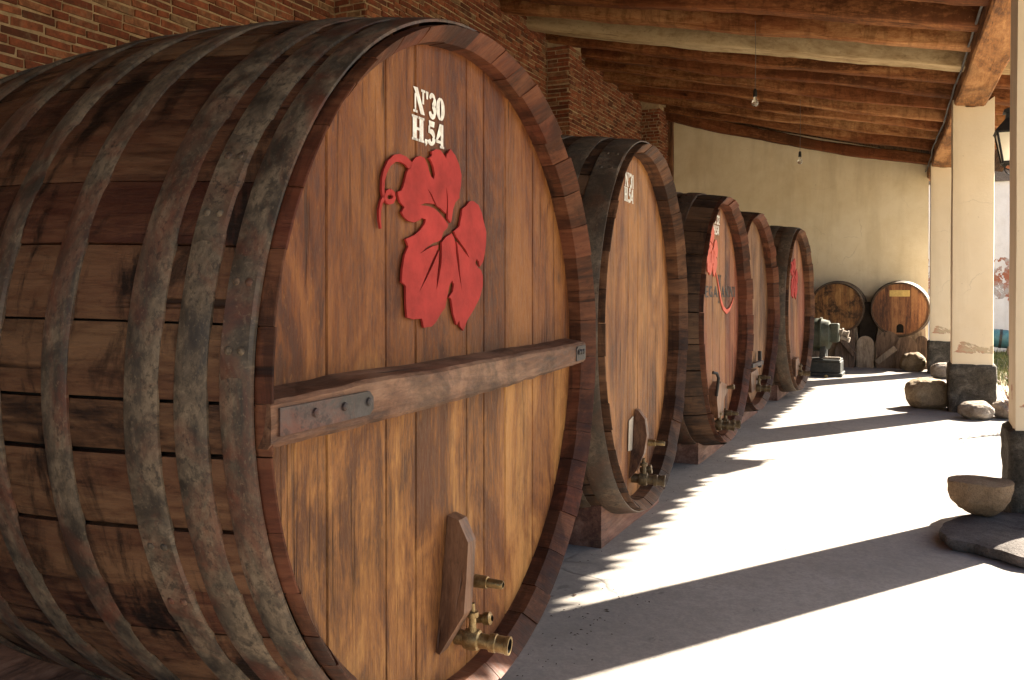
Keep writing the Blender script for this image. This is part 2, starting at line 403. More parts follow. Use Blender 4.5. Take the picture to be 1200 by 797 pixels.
# bricks
t = NT('old_brick', .9, .15)
v = t.coord('Object'); r = t.attr('rnd')
n1 = t.noise(v, 16, 6, .7); n2 = t.noise(v, 2.2, 4, .6)
c = t.ramp(r, [(0, (.10, .038, .026)), (.22, (.20, .058, .032)), (.6, (.29, .092, .048)), (.85, (.35, .135, .07)), (1, (.28, .18, .105))])
c = t.mix(t.ramp(n1, [(.42, .6), (.62, 0.0)]), c, (.07, .036, .024))
c = t.mix(t.math('MULTIPLY', t.ramp(t.noise(v, 6, 5, .7), [(.55, 0.0), (.7, 1.0)]), .5), c, (.25, .185, .12))
t.color(c); t.bump(t.math('ADD', n1, t.noise(v, 60, 3, .6)), .6, .006); M['brick'] = t.mat
M['mortar'] = plain('brick_mortar', (.36, .27, .17), .95, .1, var=.35, scale=11, bump=.6, bd=.01)
# cane ceiling
t = NT('cane_ceiling', .9, .15)
v = t.coord('Object')
w = t.noise(t.map(v, (38, 1.2, 1)), 1, 3, .5)
c = t.ramp(w, [(.35, (.018, .009, .005)), (.55, (.06, .028, .013)), (.7, (.12, .065, .03))])
t.color(c); t.bump(w, .8, .02); M['cane'] = t.mat
M['tile'] = plain('clay_roof_tile', (.30, .125, .07), .9, .15, var=.35, scale=3)
# pump paint
M['green'] = metal('green_machine_paint', (.040, .044, .028), (.074, .080, .053), (.06, .04, .025), .35, .1, .5, .35, 1.5)
M['steel'] = metal('machine_frame_iron', (.03, .032, .03), (.06, .06, .055), (.08, .045, .025), .3, .3, .55, .4)
M['bluegreen'] = metal('blue_green_tank_paint', (.045, .125, .155), (.07, .19, .22), (.10, .08, .05), .25, .05, .5, .3)
M['wood_block'] = M['board_b']
M['yellow_plate'] = plain('brass_name_plate', (.50, .36, .13), .45, .4, .3, var=.2, scale=22)
M['cable'] = plain('grey_cable', (.13, .13, .13), .6, .3)
M['grit'] = plain('dark_grit', (.06, .042, .034), .9, .1, var=.5, scale=30)
M['paper'] = plain('old_paper', (.38, .32, .25), .85, .1, var=.15)

# ------------------------------------------------------------------ ground
def sheet(name, x0, x1, y0, y1, z, mat, kind='structure'):
    b = MB(); b.grid([[(x0, y0, z), (x1, y0, z)], [(x0, y1, z), (x1, y1, z)]])
    return tag(b.build(name, mat), kind=kind)
b = MB(); b.grid([[(-600, -600, -.06), (600, -600, -.06)], [(-600, 600, -.06), (600, 600, -.06)]])
tag(b.build('ground', M['earth']), kind='structure')
rg = random.Random(3)
b = MB()   # concrete floor with an uneven outer edge, cast in bays
xs_edge = [(1.12 + .05 * noise.noise(Vector((y * .7, 0, 2)))) for y in [i * .4 for i in range(-20, 48)]]
ys = [i * .4 for i in range(-20, 48)]
rows = [[(-5.3, y, 0), (-1.5, y, 0), (xe, y, 0), (xe + .02, y, -.12)] for y, xe in zip(ys, xs_edge)]
b.grid(rows)
tag(b.build('floor', M['floor']), kind='structure')
b = MB()
for y in (14.05,):
    b.box((-2.0, y, .0015), (6.2, .014, .003))
tag(b.build('floor_joint', M['slate']), kind='structure')

# ------------------------------------------------------------------ walls
WX, WY = -5.3, 19.6
def brick_run(b, o, du, L, H, seed, z0=0.0, inset=.012, nrm=None, rowh=.066, blen=.25):
    """courses of separate bricks over a plane: o origin, du unit vector along the wall, nrm outward"""
    rr = random.Random(seed)
    o = Vector(o); du = Vector(du); nrm = Vector(nrm); n = int(H / rowh)
    for i in range(n):
        z = z0 + i * rowh; off = (-.5 * blen if i % 2 else 0) + rr.uniform(-.03, .03)
        u = off
        while u < L:
            ln = blen * rr.uniform(.93, 1.07)
            if rr.random() < .1: ln *= .52
            a, e = max(u, 0), min(u + ln - .018, L)
            u += ln
            if e - a < .03: continue
            h = rowh - rr.uniform(.013, .022); d = inset + rr.uniform(-.006, .007)
            zz = z + rr.uniform(-.004, .004)
            tl = rr.uniform(-.004, .004)
            r = rr.random()
            ids = []
            for dd in (-.02, d):
                for (uu, vv) in ((a, zz + tl), (e, zz - tl), (e, zz + h - tl), (a, zz + h + tl)):
                    j = (rr.uniform(-.003, .003), rr.uniform(-.003, .003)) if dd > 0 else (0, 0)
                    ids.append(b.vert(o + du * (uu + j[0]) + Vector((0, 0, vv + j[1])) + nrm * (dd + (rr.uniform(-.003, .003) if dd > 0 else 0)), r))
            q = ids
            b.face((q[4], q[5], q[6], q[7]), 0)
            for k in range(4):
                b.face((q[k], q[(k + 1) % 4], q[4 + (k + 1) % 4], q[4 + k]), 0)
Y0 = -8.0
b = MB()
b.box((WX - .16, (Y0 + WY) / 2, 2.97), (.32, WY - Y0, 5.94), m=1)
brick_run(b, (WX, Y0, 0), (0, 1, 0), WY - Y0, 5.85, 5, nrm=(1, 0, 0))
bw = tag(b.build('brick_wall', [M['brick'], M['mortar']], fix=False), 'old red brick wall with thick mortar joints behind the casks', 'wall')
for k, y in enumerate((1.7, 6.94, 12.3, 17.3)):
    p, w, h = .38, .5, 5.45
    b = MB()
    b.box((WX + p / 2, y + w / 2, h / 2), (p - .004, w, h), m=1)
    brick_run(b, (WX + .02, y, 0), (1, 0, 0), p - .02, h - .05, 20 + k, nrm=(0, -1, 0), blen=.17 if k % 2 else .36)
    brick_run(b, (WX + p, y, 0), (0, 1, 0), w, h - .05, 40 + k, nrm=(1, 0, 0))
    brick_run(b, (WX + .02, y + w, 0), (1, 0, 0), p - .02, h - .05, 60 + k, nrm=(0, 1, 0))
    b.box((WX + p / 2 + .01, y + w / 2, h + .04), (p + .06, w + .06, .13), m=1)
    b.build('pilaster', [M['brick'], M['mortar']], bw, fix=False)

def nplate(b, x0, x1, z0, z1, y, amp, nx, nz, th):
    rows = []
    for i in range(nz + 1):
        z = z0 + (z1 - z0) * i / nz
        rows.append([(x0 + (x1 - x0) * j / nx, y + amp * noise.noise(Vector((x0 + (x1 - x0) * j / nx, z, 3.3)) * .9), z) for j in range(nx + 1)])
    b.grid(rows)
b = MB()
nplate(b, WX + .01, .13, 0, 5.8, WY, .03, 40, 40, .3)
b.grid([[(.13, WY, 0), (.13, WY + .4, 0)], [(.13, WY, 5.8), (.13, WY + .4, 5.8)]])
b.grid([[(.13, WY + .4, 0), (WX, WY + .4, 0)], [(.13, WY + .4, 5.8), (WX, WY + .4, 5.8)]])
tag(b.build('plaster_wall', M['plaster'], smooth=True, angle=40), 'cream plastered end wall closing the far end of the porch', 'wall')
b = MB()
rows = []
for i in range(16):
    z = i * 5.6 / 15
    q = .075 + .008 * noise.noise(Vector((0, 0, z)))
    rows.append([(WX + .015 + dx * q * 1.2, WY - .14 + dy * q, z) for dx, dy in ((-1, -1), (1, -1), (1, 1), (-1, 1))])
b.grid(rows, close=True)
tag(b.build('timber_post', M['post'], bevel=.012), 'slim dark timber post in the corner between brick wall and plaster wall', 'post')

b = MB()
rows = []
for i in range(31):
    z = -.1 + 5.35 * i / 30
    rows.append([(x, 26 + .05 * noise.noise(Vector((x * .6, z * .6, 0))), z) for x in [(-1 + 10 * j / 40) for j in range(41)]])
b.grid(rows)
b.grid([[(-1, 26, 5.25), (9, 26, 5.25)], [(-1, 26.4, 5.25), (9, 26.4, 5.25)]])
b.grid([[(-1, 26.4, -.1), (9, 26.4, -.1)], [(-1, 26.4, 5.25), (9, 26.4, 5.25)]])
yw = tag(b.build('yard_wall', M['yard_wall'], smooth=True, angle=40), 'tall whitewashed yard wall with a band of bare brick, seen past the columns', 'wall')
b = MB(); b.box((4, 26.12, 5.31), (10.2, .62, .12)); b.build('coping', M['slate'], yw, bevel=.02)
b = MB(); b.box((4, 25.955, 4.62), (10, .07, .32)); b.build('grey_band', M['slate'], yw, bevel=.01)

# ------------------------------------------------------------------ roof
def zlog(x): return 5.43 - .253 * (x + 5.3)          # underside of the logs
LOGR = .125
XE = 1.62
def log(name, y, r, seed, mat, label, x0=WX - .05, x1=1.12, dy=0.0, sag=.03, knots=0):
    b = MB(); n = 90; pts = []; rad = []
    rr = random.Random(seed)
    for i in range(n + 1):
        f = i / n; x = x0 + (x1 - x0) * f
        w = Vector((x * .45, seed * 3.7, 1.0))
        pts.append((x, y + dy * f + .075 * noise.noise(w) + .02 * noise.noise(w * 4), zlog(x) + r + .035 * noise.noise(w + Vector((5, 5, 5))) - sag * sin(pi * f)))
        rad.append(r * .86 * (1.1 - .16 * f) * (1 + .14 * noise.noise(Vector((x * 1.3, seed, 9))) + .07 * noise.noise(Vector((x * 5.3, seed, 3)))))
    b.tube(pts, rad, 28, amp=.26, seed=seed, r=rr.random(), sq=.36)
    o = b.build(name, mat, smooth=True, angle=50)
    return tag(o, label, 'roof beam', 'log beams carrying the porch roof')
L_ = 'roof log'
logs = [
    (7.50, .12, 'brown roof log nearest the camera, cut off by the top of the photo'),
    (8.35, .13, 'brown roof log second nearest, mostly out of frame at the top'),
    (9.2, .12, 'brown roof log just in front of the topmost whole one'),
    (10.0, .145, 'thick orange brown roof log, topmost one seen whole across the photo'),
    (10.8, .125, 'dark reddish roof log right in front of the pale whitewashed one'),
    (11.68, .15, 'pale whitewashed roof log, the only light one among brown logs'),
    (12.4, .11, 'thin roof log directly behind the pale whitewashed one'),
    (13.2, .125, 'roof log next behind the thin one, before the nearer hanging bulb'),
    (14.1, .12, 'roof log just behind the cord of the nearer bulb'),
    (15.0, .115, 'roof log midway between the two hanging bulbs'),
    (15.9, .125, 'fourth roof log from the plaster wall, not counting the sagging last one'),
    (16.85, .12, 'roof log just in front of the farther hanging bulb'),
    (17.9, .12, 'second last roof log before the plaster wall'),
    (19.15, .13, 'last roof log, sagging along the top of the plaster wall'),
]
for i, (y, r, lab) in enumerate(logs):
    log('roof_log', y, r, i + 1, M['log_pale'] if i == 5 else M['log'], lab, dy=-.35 if i == 13 else -1.0, sag=.10 if i == 13 else .03)

roof = empty('porch_roof', (0, 0, 0))
tag(roof, 'sloping tiled porch roof with dark cane ceiling over the logs', 'roof')
b = MB()
rows = []
zd = lambda x: zlog(x) + .262
for i in range(2):
    x = (WX - .35, XE - .14)[i]
    rows.append([(x, Y0, zd(x)), (x, 20.1, zd(x))])
b.grid(rows)
b.grid([[(p[0], p[1], p[2] + .05) for p in r] for r in rows])
for x in (WX - .35, XE - .14):
    b.grid([[(x, Y0, zd(x)), (x, 20.1, zd(x))], [(x, Y0, zd(x) + .05), (x, 20.1, zd(x) + .05)]])
b.build('cane_ceiling', M['cane'], roof)
b = MB()
pitch = .37; rr = random.Random(8)
ny = int((20.1 - Y0) / pitch)
for k in range(ny + 1):      # cover tiles and channel tiles, one run of each down the slope
    yc = Y0 + k * pitch + rr.uniform(-.012, .012); ext = rr.uniform(-.02, .03)
    for cover in (1, 0):
        rows = []
        for i in range(8):
            f = i / 7; x = WX - .35 + (XE + ext - (0 if cover else .06) - WX + .35) * f
            row = []
            for j in range(11):
                a = pi * j / 10
                rad = (.118 if cover else .125) * (.93 + .07 * f)
                yy = yc + (0 if cover else pitch / 2) + cos(a) * rad
                zz = zd(x) + (.06 + .215 * sin(a) * (rad / .118) if cover else .16 - .11 * sin(a))
                row.append((x, yy, zz))
            rows.append(row)
        b.grid(rows, r=rr.random())
b.build('roof_tiles', M['tile'], roof, smooth=True)
b = MB()    # ragged cane ends hanging over the edge of a few logs
for y in (8.72, 9.5, 12.95):
    for k in range(90):
        x = rr.uniform(-.4, 1.2) if y != 12.95 else rr.uniform(-1.4, -.6)
        q = rr.uniform(.006, .012)
        b.tube([(x, y + .12, zd(x) - .002), (x + rr.uniform(-.01, .01), y - .10 + rr.uniform(-.03, .03), zd(x) - rr.uniform(.012, .03))], q, 5, r=rr.random())
o = b.build('cane_ends', M['log_pale'], roof)
o['kind'] = 'stuff'

# eave beam on the columns (slightly crooked, not quite parallel to the wall)
def ebx(y): return .74 - .036 * (y - 6.45)
b = MB(); rows = []; uvs = []
N_ = 70
for i in range(N_ + 1):
    y = Y0 + (19.9 - Y0) * i / N_
    wx = .035 * noise.noise(Vector((y * .4, 1, 7))); wz = .025 * noise.noise(Vector((y * .5, 4, 7)))
    cx = ebx(y) + wx; cz = 3.93 + wz
    hw, hh = .17 + .014 * noise.noise(Vector((y, 2, 2))), .095
    ring = []
    for (sx, sz) in ((-1, -.8), (-.9, -1), (.88, -1), (1, -.8), (1, .8), (.88, 1), (-.9, 1), (-1, .8)):
        ring.append((cx + sx * hw + .008 * noise.noise(Vector((y * 2.1, sx * 3, sz * 3))), y, cz + sz * hh - (sx * .02) + .01 * noise.noise(Vector((y * 2.3, sz * 4, sx)))))
    rows.append(ring); uvs.append([(p[0], y, p[2]) for p in ring])
b.grid(rows, uvs=uvs, close=True)
tag(b.build('eave_beam', M['eave'], smooth=True, angle=28), 'long hewn timber beam lying on top of the columns under the log ends', 'beam')
b = MB(); pts = []
for i in range(120):
    y = 4 + 15.6 * i / 119
    pts.append((ebx(y) - .195 + .035 * noise.noise(Vector((y * .4, 1, 7))) + .008 * noise.noise(Vector((y * 2, 0, 0))), y, 4.012 + .012 * noise.noise(Vector((y * 1.4, 3, 0))) - .02 * abs(sin(y * 1.9))))
b.tube(pts, .012, 8)
tag(b.build('electric_cable', M['cable'], smooth=True), 'grey cable fixed along the inner edge of the eave beam', 'cable')

# ------------------------------------------------------------------ columns
def column(x0, y0, w, label, seed, ht=3.84, bh=.61, twist=0):
    root = empty('porch_column', (x0 + w / 2, y0 + w / 2, 0))
    tag(root, label, 'column', 'square plastered columns along the open side')
    b = MB(); rows = []
    n = 6
    for i in range(37):
        z = bh - .03 + (ht - bh + .03) * i / 36
        ring = []
        for k in range(4):
            for j in range(n):
                f = j / n
                c = [(-1, -1), (1, -1), (1, 1), (-1, 1)]
                px = c[k][0] * (1 - f) + c[(k + 1) % 4][0] * f; py = c[k][1] * (1 - f) + c[(k + 1) % 4][1] * f
                if j == 0: px *= .965; py *= .965
                q = Vector((px * w / 2, py * w / 2, z))
                d = noise.noise(Vector((q.x * 2 + seed, q.y * 2, z * 1.1))) * .008
                zz = z
                if i == 36: zz = z + .10 * (abs(px) ** 2) * (1 if abs(px) > .6 else 0) - .02 * (1 - abs(px))
                ring.append((q.x * (1 + d * 3), q.y * (1 + d * 3), zz))
        rows.append(ring)
    b.grid(rows, close=True)
    b.face([b.vert(p) for p in rows[-1]])
    b.build('shaft', M['col_plaster'], root, smooth=True, angle=40)
    b = MB(); rows = []
    n = 10
    for i in range(15):
        z = bh * i / 14 - .02
        ring = []
        for k in range(4):
            for j in range(n):
                f = j / n
                c = [(-1, -1), (1, -1), (1, 1), (-1, 1)]
                px = c[k][0] * (1 - f) + c[(k + 1) % 4][0] * f; py = c[k][1] * (1 - f) + c[(k + 1) % 4][1] * f
                if j == 0: px *= .95; py *= .95
                q = Vector((px * (w / 2 + .034), py * (w / 2 + .034), z))
                d = noise.noise(q * 5 + Vector((seed * 3, 0, 0))) * .018 + noise.noise(q * 13 + Vector((seed, 7, 0))) * .014 + noise.noise(q * 30) * .005
                ring.append((q.x + px * d, q.y + py * d, z))
        rows.append(ring)
    rows.append([(p[0] * .86, p[1] * .86, bh + .004) for p in rows[-1]])
    b.grid(rows, close=True)
    b.face([b.vert(p) for p in rows[-1]])
    b.build('stone_base', M['colstone'], root, smooth=True)
    return root
column(.548, 6.42, .47, 'nearest plastered column, cut off by the right edge of the photo', 1)
column(.345, 12.1, .47, 'middle plastered column with a peeled brick patch above its dark stone base', 2)
column(.145, 17.72, .47, 'far plastered column standing against the end wall, half hidden by the middle column', 3)

# ------------------------------------------------------------------ casks
def ribbon(b, pts, w, fr, x):
    """flat painted stroke: pts 2-D, w widths"""
    n = len(pts)
    L, R = [], []
    for i, p in enumerate(pts):
        a = pts[max(i - 1, 0)]; c = pts[min(i + 1, n - 1)]
        dx, dy = c[0] - a[0], c[1] - a[1]; l = math.hypot(dx, dy) or 1
        ww = (w[i] if hasattr(w, '__len__') else w) / 2
        L.append((p[0] - dy / l * ww, p[1] + dx / l * ww)); R.append((p[0] + dy / l * ww, p[1] - dx / l * ww))
    return L + R[::-1]
def arc(cx, cy, rx, ry, a0, a1, w0, w1, n=14):
    pts = []; w = []
    for i in range(n + 1):
        f = i / n; a = math.radians(a0 + (a1 - a0) * f)
        pts.append((cx + rx * cos(a), cy + ry * sin(a))); w.append(w0 + (w1 - w0) * sin(pi * f))
    return ribbon(None, pts, w, None, 0)
def seg(p, q, w0, w1=None): return ribbon(None, [p, q], [w0, w1 or w0], None, 0)
def bar(x0, y0, x1, y1): return [(x0, y0), (x1, y0), (x1, y1), (x0, y1)]
GL = {   # stencil letters in a box one high; (advance, polygons)
 'N': (.84, [[(.0, 1), (.26, 1), (.74, .0), (.50, .0), (.10, .90)], bar(.09, .0, .15, .74), bar(.0, 0, .24, .05), bar(.62, .45, .69, 1), bar(.54, .95, .78, 1)]),
 "'": (.22, [[(.03, 1), (.16, 1), (.12, .72), (.06, .72)]]),
 '3': (.58, [arc(.25, .75, .17, .21, 165, 30, .06, .12), arc(.25, .75, .17, .21, 20, -85, .10, .17), arc(.25, .26, .18, .22, 85, -20, .10, .18), arc(.25, .26, .18, .22, -30, -165, .10, .15)]),
 '0': (.60, [arc(.27, .5, .19, .44, 98, 262, .05, .19), arc(.27, .5, .19, .44, 82, -82, .05, .19)]),
 '1': (.36, [bar(.10, .0, .26, 1), [(.0, .80), (.10, .86), (.10, 1), (.0, .9)]]),
 '2': (.58, [arc(.25, .74, .17, .22, 170, 10, .09, .16), [(.50, .70), (.36, .64), (.04, .16), (.04, .12), (.16, .12)], bar(.03, .0, .50, .11)]),
 'H': (.84, [bar(.06, 0, .28, 1), bar(.50, 0, .72, 1), bar(.0, .0, .33, .05), bar(.0, .95, .33, 1), bar(.44, 0, .78, .05), bar(.44, .95, .78, 1), bar(.31, .46, .47, .53)]),
 '.': (.20, [[(.03, .0), (.15, .0), (.15, .14), (.03, .14)], [(.09, 0), (.15, 0), (.06, -.12)]]),
 '5': (.58, [[(.10, 1), (.46, 1), (.42, .80), (.12, .80)], bar(.06, .50, .14, .76), arc(.24, .30, .19, .26, 118, 8, .08, .18), arc(.24, .30, .19, .26, -4, -150, .18, .10)]),
 '4': (.60, [[(.28, 1), (.36, 1), (.36, .62), (.08, .30), (.08, .24), (.02, .24), (.02, .28)], bar(.02, .19, .33, .27), bar(.36, .0, .50, 1), bar(.30, 0, .56, .05)]),
 'B': (.62, [bar(.04, 0, .20, 1), arc(.22, .75, .20, .22, 88, -88, .06, .17), arc(.22, .26, .24, .24, 88, -88, .06, .19)]),
 'O': (.66, [arc(.30, .5, .21, .45, 98, 262, .05, .19), arc(.30, .5, .21, .45, 82, -82, .05, .19)]),
 'D': (.66, [bar(.04, 0, .20, 1), arc(.24, .5, .27, .46, 88, -88, .06, .20)]),
 'E': (.56, [bar(.04, 0, .20, 1), bar(.22, .90, .48, 1), bar(.22, .46, .40, .54), bar(.22, 0, .48, .10)]),
 'G': (.66, [arc(.30, .5, .21, .45, 50, 300, .06, .19), bar(.36, .05, .52, .46)]),
 'A': (.66, [[(.24, 1), (.36, 1), (.62, 0), (.42, 0)], [(.22, .9), (.28, .8), (.10, 0), (.02, 0)], bar(.18, .25, .42, .33)]),
 'I': (.32, [bar(.06, 0, .24, 1)]),
}
def fat(pts, d):
    """moves every side of a polygon outwards by d"""
    n = len(pts); A = sum(pts[i][0] * pts[(i + 1) % n][1] - pts[(i + 1) % n][0] * pts[i][1] for i in range(n))
    sg = 1 if A > 0 else -1; out = []
    for i in range(n):
        a, p, c = pts[i - 1], pts[i], pts[(i + 1) % n]
        n1 = Vector((p[1] - a[1], a[0] - p[0])); n2 = Vector((c[1] - p[1], p[0] - c[0]))
        m = (n1.normalized() if n1.length > 1e-9 else n2.normalized()) + (n2.normalized() if n2.length > 1e-9 else n1.normalized())
        m = m.normalized() * sg * d if m.length > 1e-6 else Vector((0, 0))
        out.append((p[0] + m.x, p[1] + m.y))
    return out
def write(b, text, u, v, width, height, fr, x, gain=.0028):
    """sets the polygons of a stencilled word: lower left corner (u, v)"""
    tot = sum(GL[c][0] for c in text); sx = width / tot
    for c in text:
        adv, polys = GL[c]
        for p in polys:
            pts = [(u + q[0] * sx, v + q[1] * height) for q in p]
            pts = fat(pts, gain)
            tri = tessellate_polygon([[Vector((*q, 0)) for q in pts]])
            ids = [b.vert(fr(q[0], q[1], x)) for q in pts]
            for t3 in tri: b.face([ids[i] for i in t3])
        u += adv * sx

LEAF = [(-.353,.667),(-.329,.687),(-.303,.696),(-.273,.694),(-.254,.677),(-.244,.655),(-.228,.638),(-.212,.632),(-.205,.649),(-.214,.674),(-.227,.689),(-.242,.698),(-.222,.71),(-.226,.722),(-.196,.734),(-.166,.735),(-.141,.723),(-.128,.712),(-.121,.728),(-.096,.75),(-.061,.733),(-.032,.703),(-.015,.669),(-.02,.632),(-.032,.601),(-.03,.588),(-.061,.569),(-.077,.545),(-.084,.522),(-.089,.504),(-.096,.495),(-.117,.51),(-.114,.546),(-.115,.581),(-.127,.617),(-.1235,.576),(-.123,.545),(-.128,.524),(-.166,.539),(-.192,.5455),(-.21,.563),(-.227,.58),(-.255,.597),(-.235,.578),(-.219,.56),(-.206,.549),(-.235,.5485),(-.269,.5465),(-.3,.537),(-.252,.5385),(-.21,.535),(-.175,.522),(-.144,.507),(-.112,.488),(-.121,.475),(-.148,.46),(-.162,.433),
 (-.184,.425),(-.219,.418),(-.261,.401),(-.302,.379),(-.261,.3945),(-.219,.408),(-.180,.4135),(-.183,.403),(-.229,.352),(-.271,.3),(-.309,.253),(-.261,.299),(-.217,.346),(-.175,.397),(-.18,.353),(-.193,.297),(-.195,.262),(-.179,.297),(-.160,.354),(-.157,.398),(-.157,.424),(-.13,.443),(-.089,.459),(-.072,.447),(-.063,.429),(-.054,.38),(-.038,.326),(-.013,.258),(-.027,.322),(-.033,.367),(-.047,.421),(-.053,.432),(-.028,.420),(.006,.399),(.046,.377),(.018,.406),(-.026,.433),(-.056,.452),(-.07,.468),(-.032,.487),(-.018,.518),(-.008,.551),(.022,.565),(.047,.584),(.077,.587),(.119,.576),(.145,.55),(.161,.518),(.183,.481),(.181,.442),(.172,.408),(.156,.369),(.129,.349),(.122,.368),(.103,.377),(.09,.362),(.113,.346),(.14,.335),(.153,.316),(.153,.278),(.129,.235),(.082,.193),(.026,.152),(-.001,.117),(-.028,.135),(-.033,.154),(-.052,.139),(-.076,.177),(-.085,.209),(-.092,.231),(-.108,.238),(-.08,.256),(-.071,.281),(-.085,.296),(-.103,.28),(-.122,.236),(-.135,.201),(-.162,.184),(-.202,.152),(-.228,.14),(-.278,.138),(-.29,.168),(-.343,.167),(-.382,.174),(-.388,.217),(-.389,.274),(-.413,.286),(-.408,.33),(-.395,.371),(-.373,.4),(-.389,.422),
 (-.334,.438),(-.298,.458),(-.269,.481),(-.265,.494),(-.29,.496),(-.31,.486),(-.338,.478),(-.373,.48),(-.4,.492),(-.413,.505),(-.396,.522),(-.423,.536),(-.434,.557),(-.435,.566),(-.415,.571),(-.404,.584),(-.392,.609),(-.381,.635),(-.373,.642)]
TENDRIL = [(-.356,.655),(-.388,.669),(-.422,.673),(-.452,.667),(-.484,.647),(-.505,.62),(-.516,.593),(-.518,.559),(-.512,.540)]
TRING = [(-.478,.563),(-.460,.557),(-.455,.546),(-.466,.534),(-.485,.529),(-.500,.533),(-.505,.543),(-.496,.556),(-.478,.563)]
TTAIL = [(-.505,.548),(-.524,.527),(-.535,.499),(-.535,.472),(-.529,.445)]

def valve(b, o, s=1.0, kind='big', m=0):
    o = Vector(o)
    if kind == 'pipe':
        b.lathe([(0, .034 * s), (.018, .034 * s), (.02, .024 * s), (.05, .024 * s), (.052, .029 * s), (.10, .027 * s), (.102, .021 * s), (.155, .019 * s), (.16, .016 * s), (.16, .012 * s)], o, (1, .05, -.02), 20)
        b.lathe([(.159, .0125 * s), (.12, .0125 * s), (.119, .0)], o, (1, .05, -.02), 16, m=1)
    elif kind == 'knob':
        b.lathe([(0, .018 * s), (.05, .018 * s), (.052, .027 * s), (.075, .027 * s), (.078, .022 * s), (.082, .012 * s)], o, (1, .1, .15), 16)
        b.lathe([(.083, .012 * s), (.06, .012 * s), (.059, 0)], o, (1, .1, .15), 12, m=1)
    else:
        b.lathe([(-.02, .038 * s), (.03, .038 * s), (.035, .05 * s), (.06, .056 * s), (.085, .05 * s), (.09, .038 * s), (.125, .036 * s), (.128, .046 * s), (.15, .046 * s), (.153, .042 * s), (.185, .042 * s), (.187, .046 * s), (.2, .046 * s), (.2, .034 * s)], o, (1, .12, -.05), 24)
        b.lathe([(.199, .034 * s), (.12, .034 * s), (.119, 0)], o, (1, .12, -.05), 20, m=1)
        b.lathe([(0, .02 * s), (.05, .018 * s), (.052, .03 * s), (.07, .03 * s), (.072, .014 * s), (.1, .012 * s)], o + Vector((.065, 0, .04 * s)), (0, 0, 1), 16)

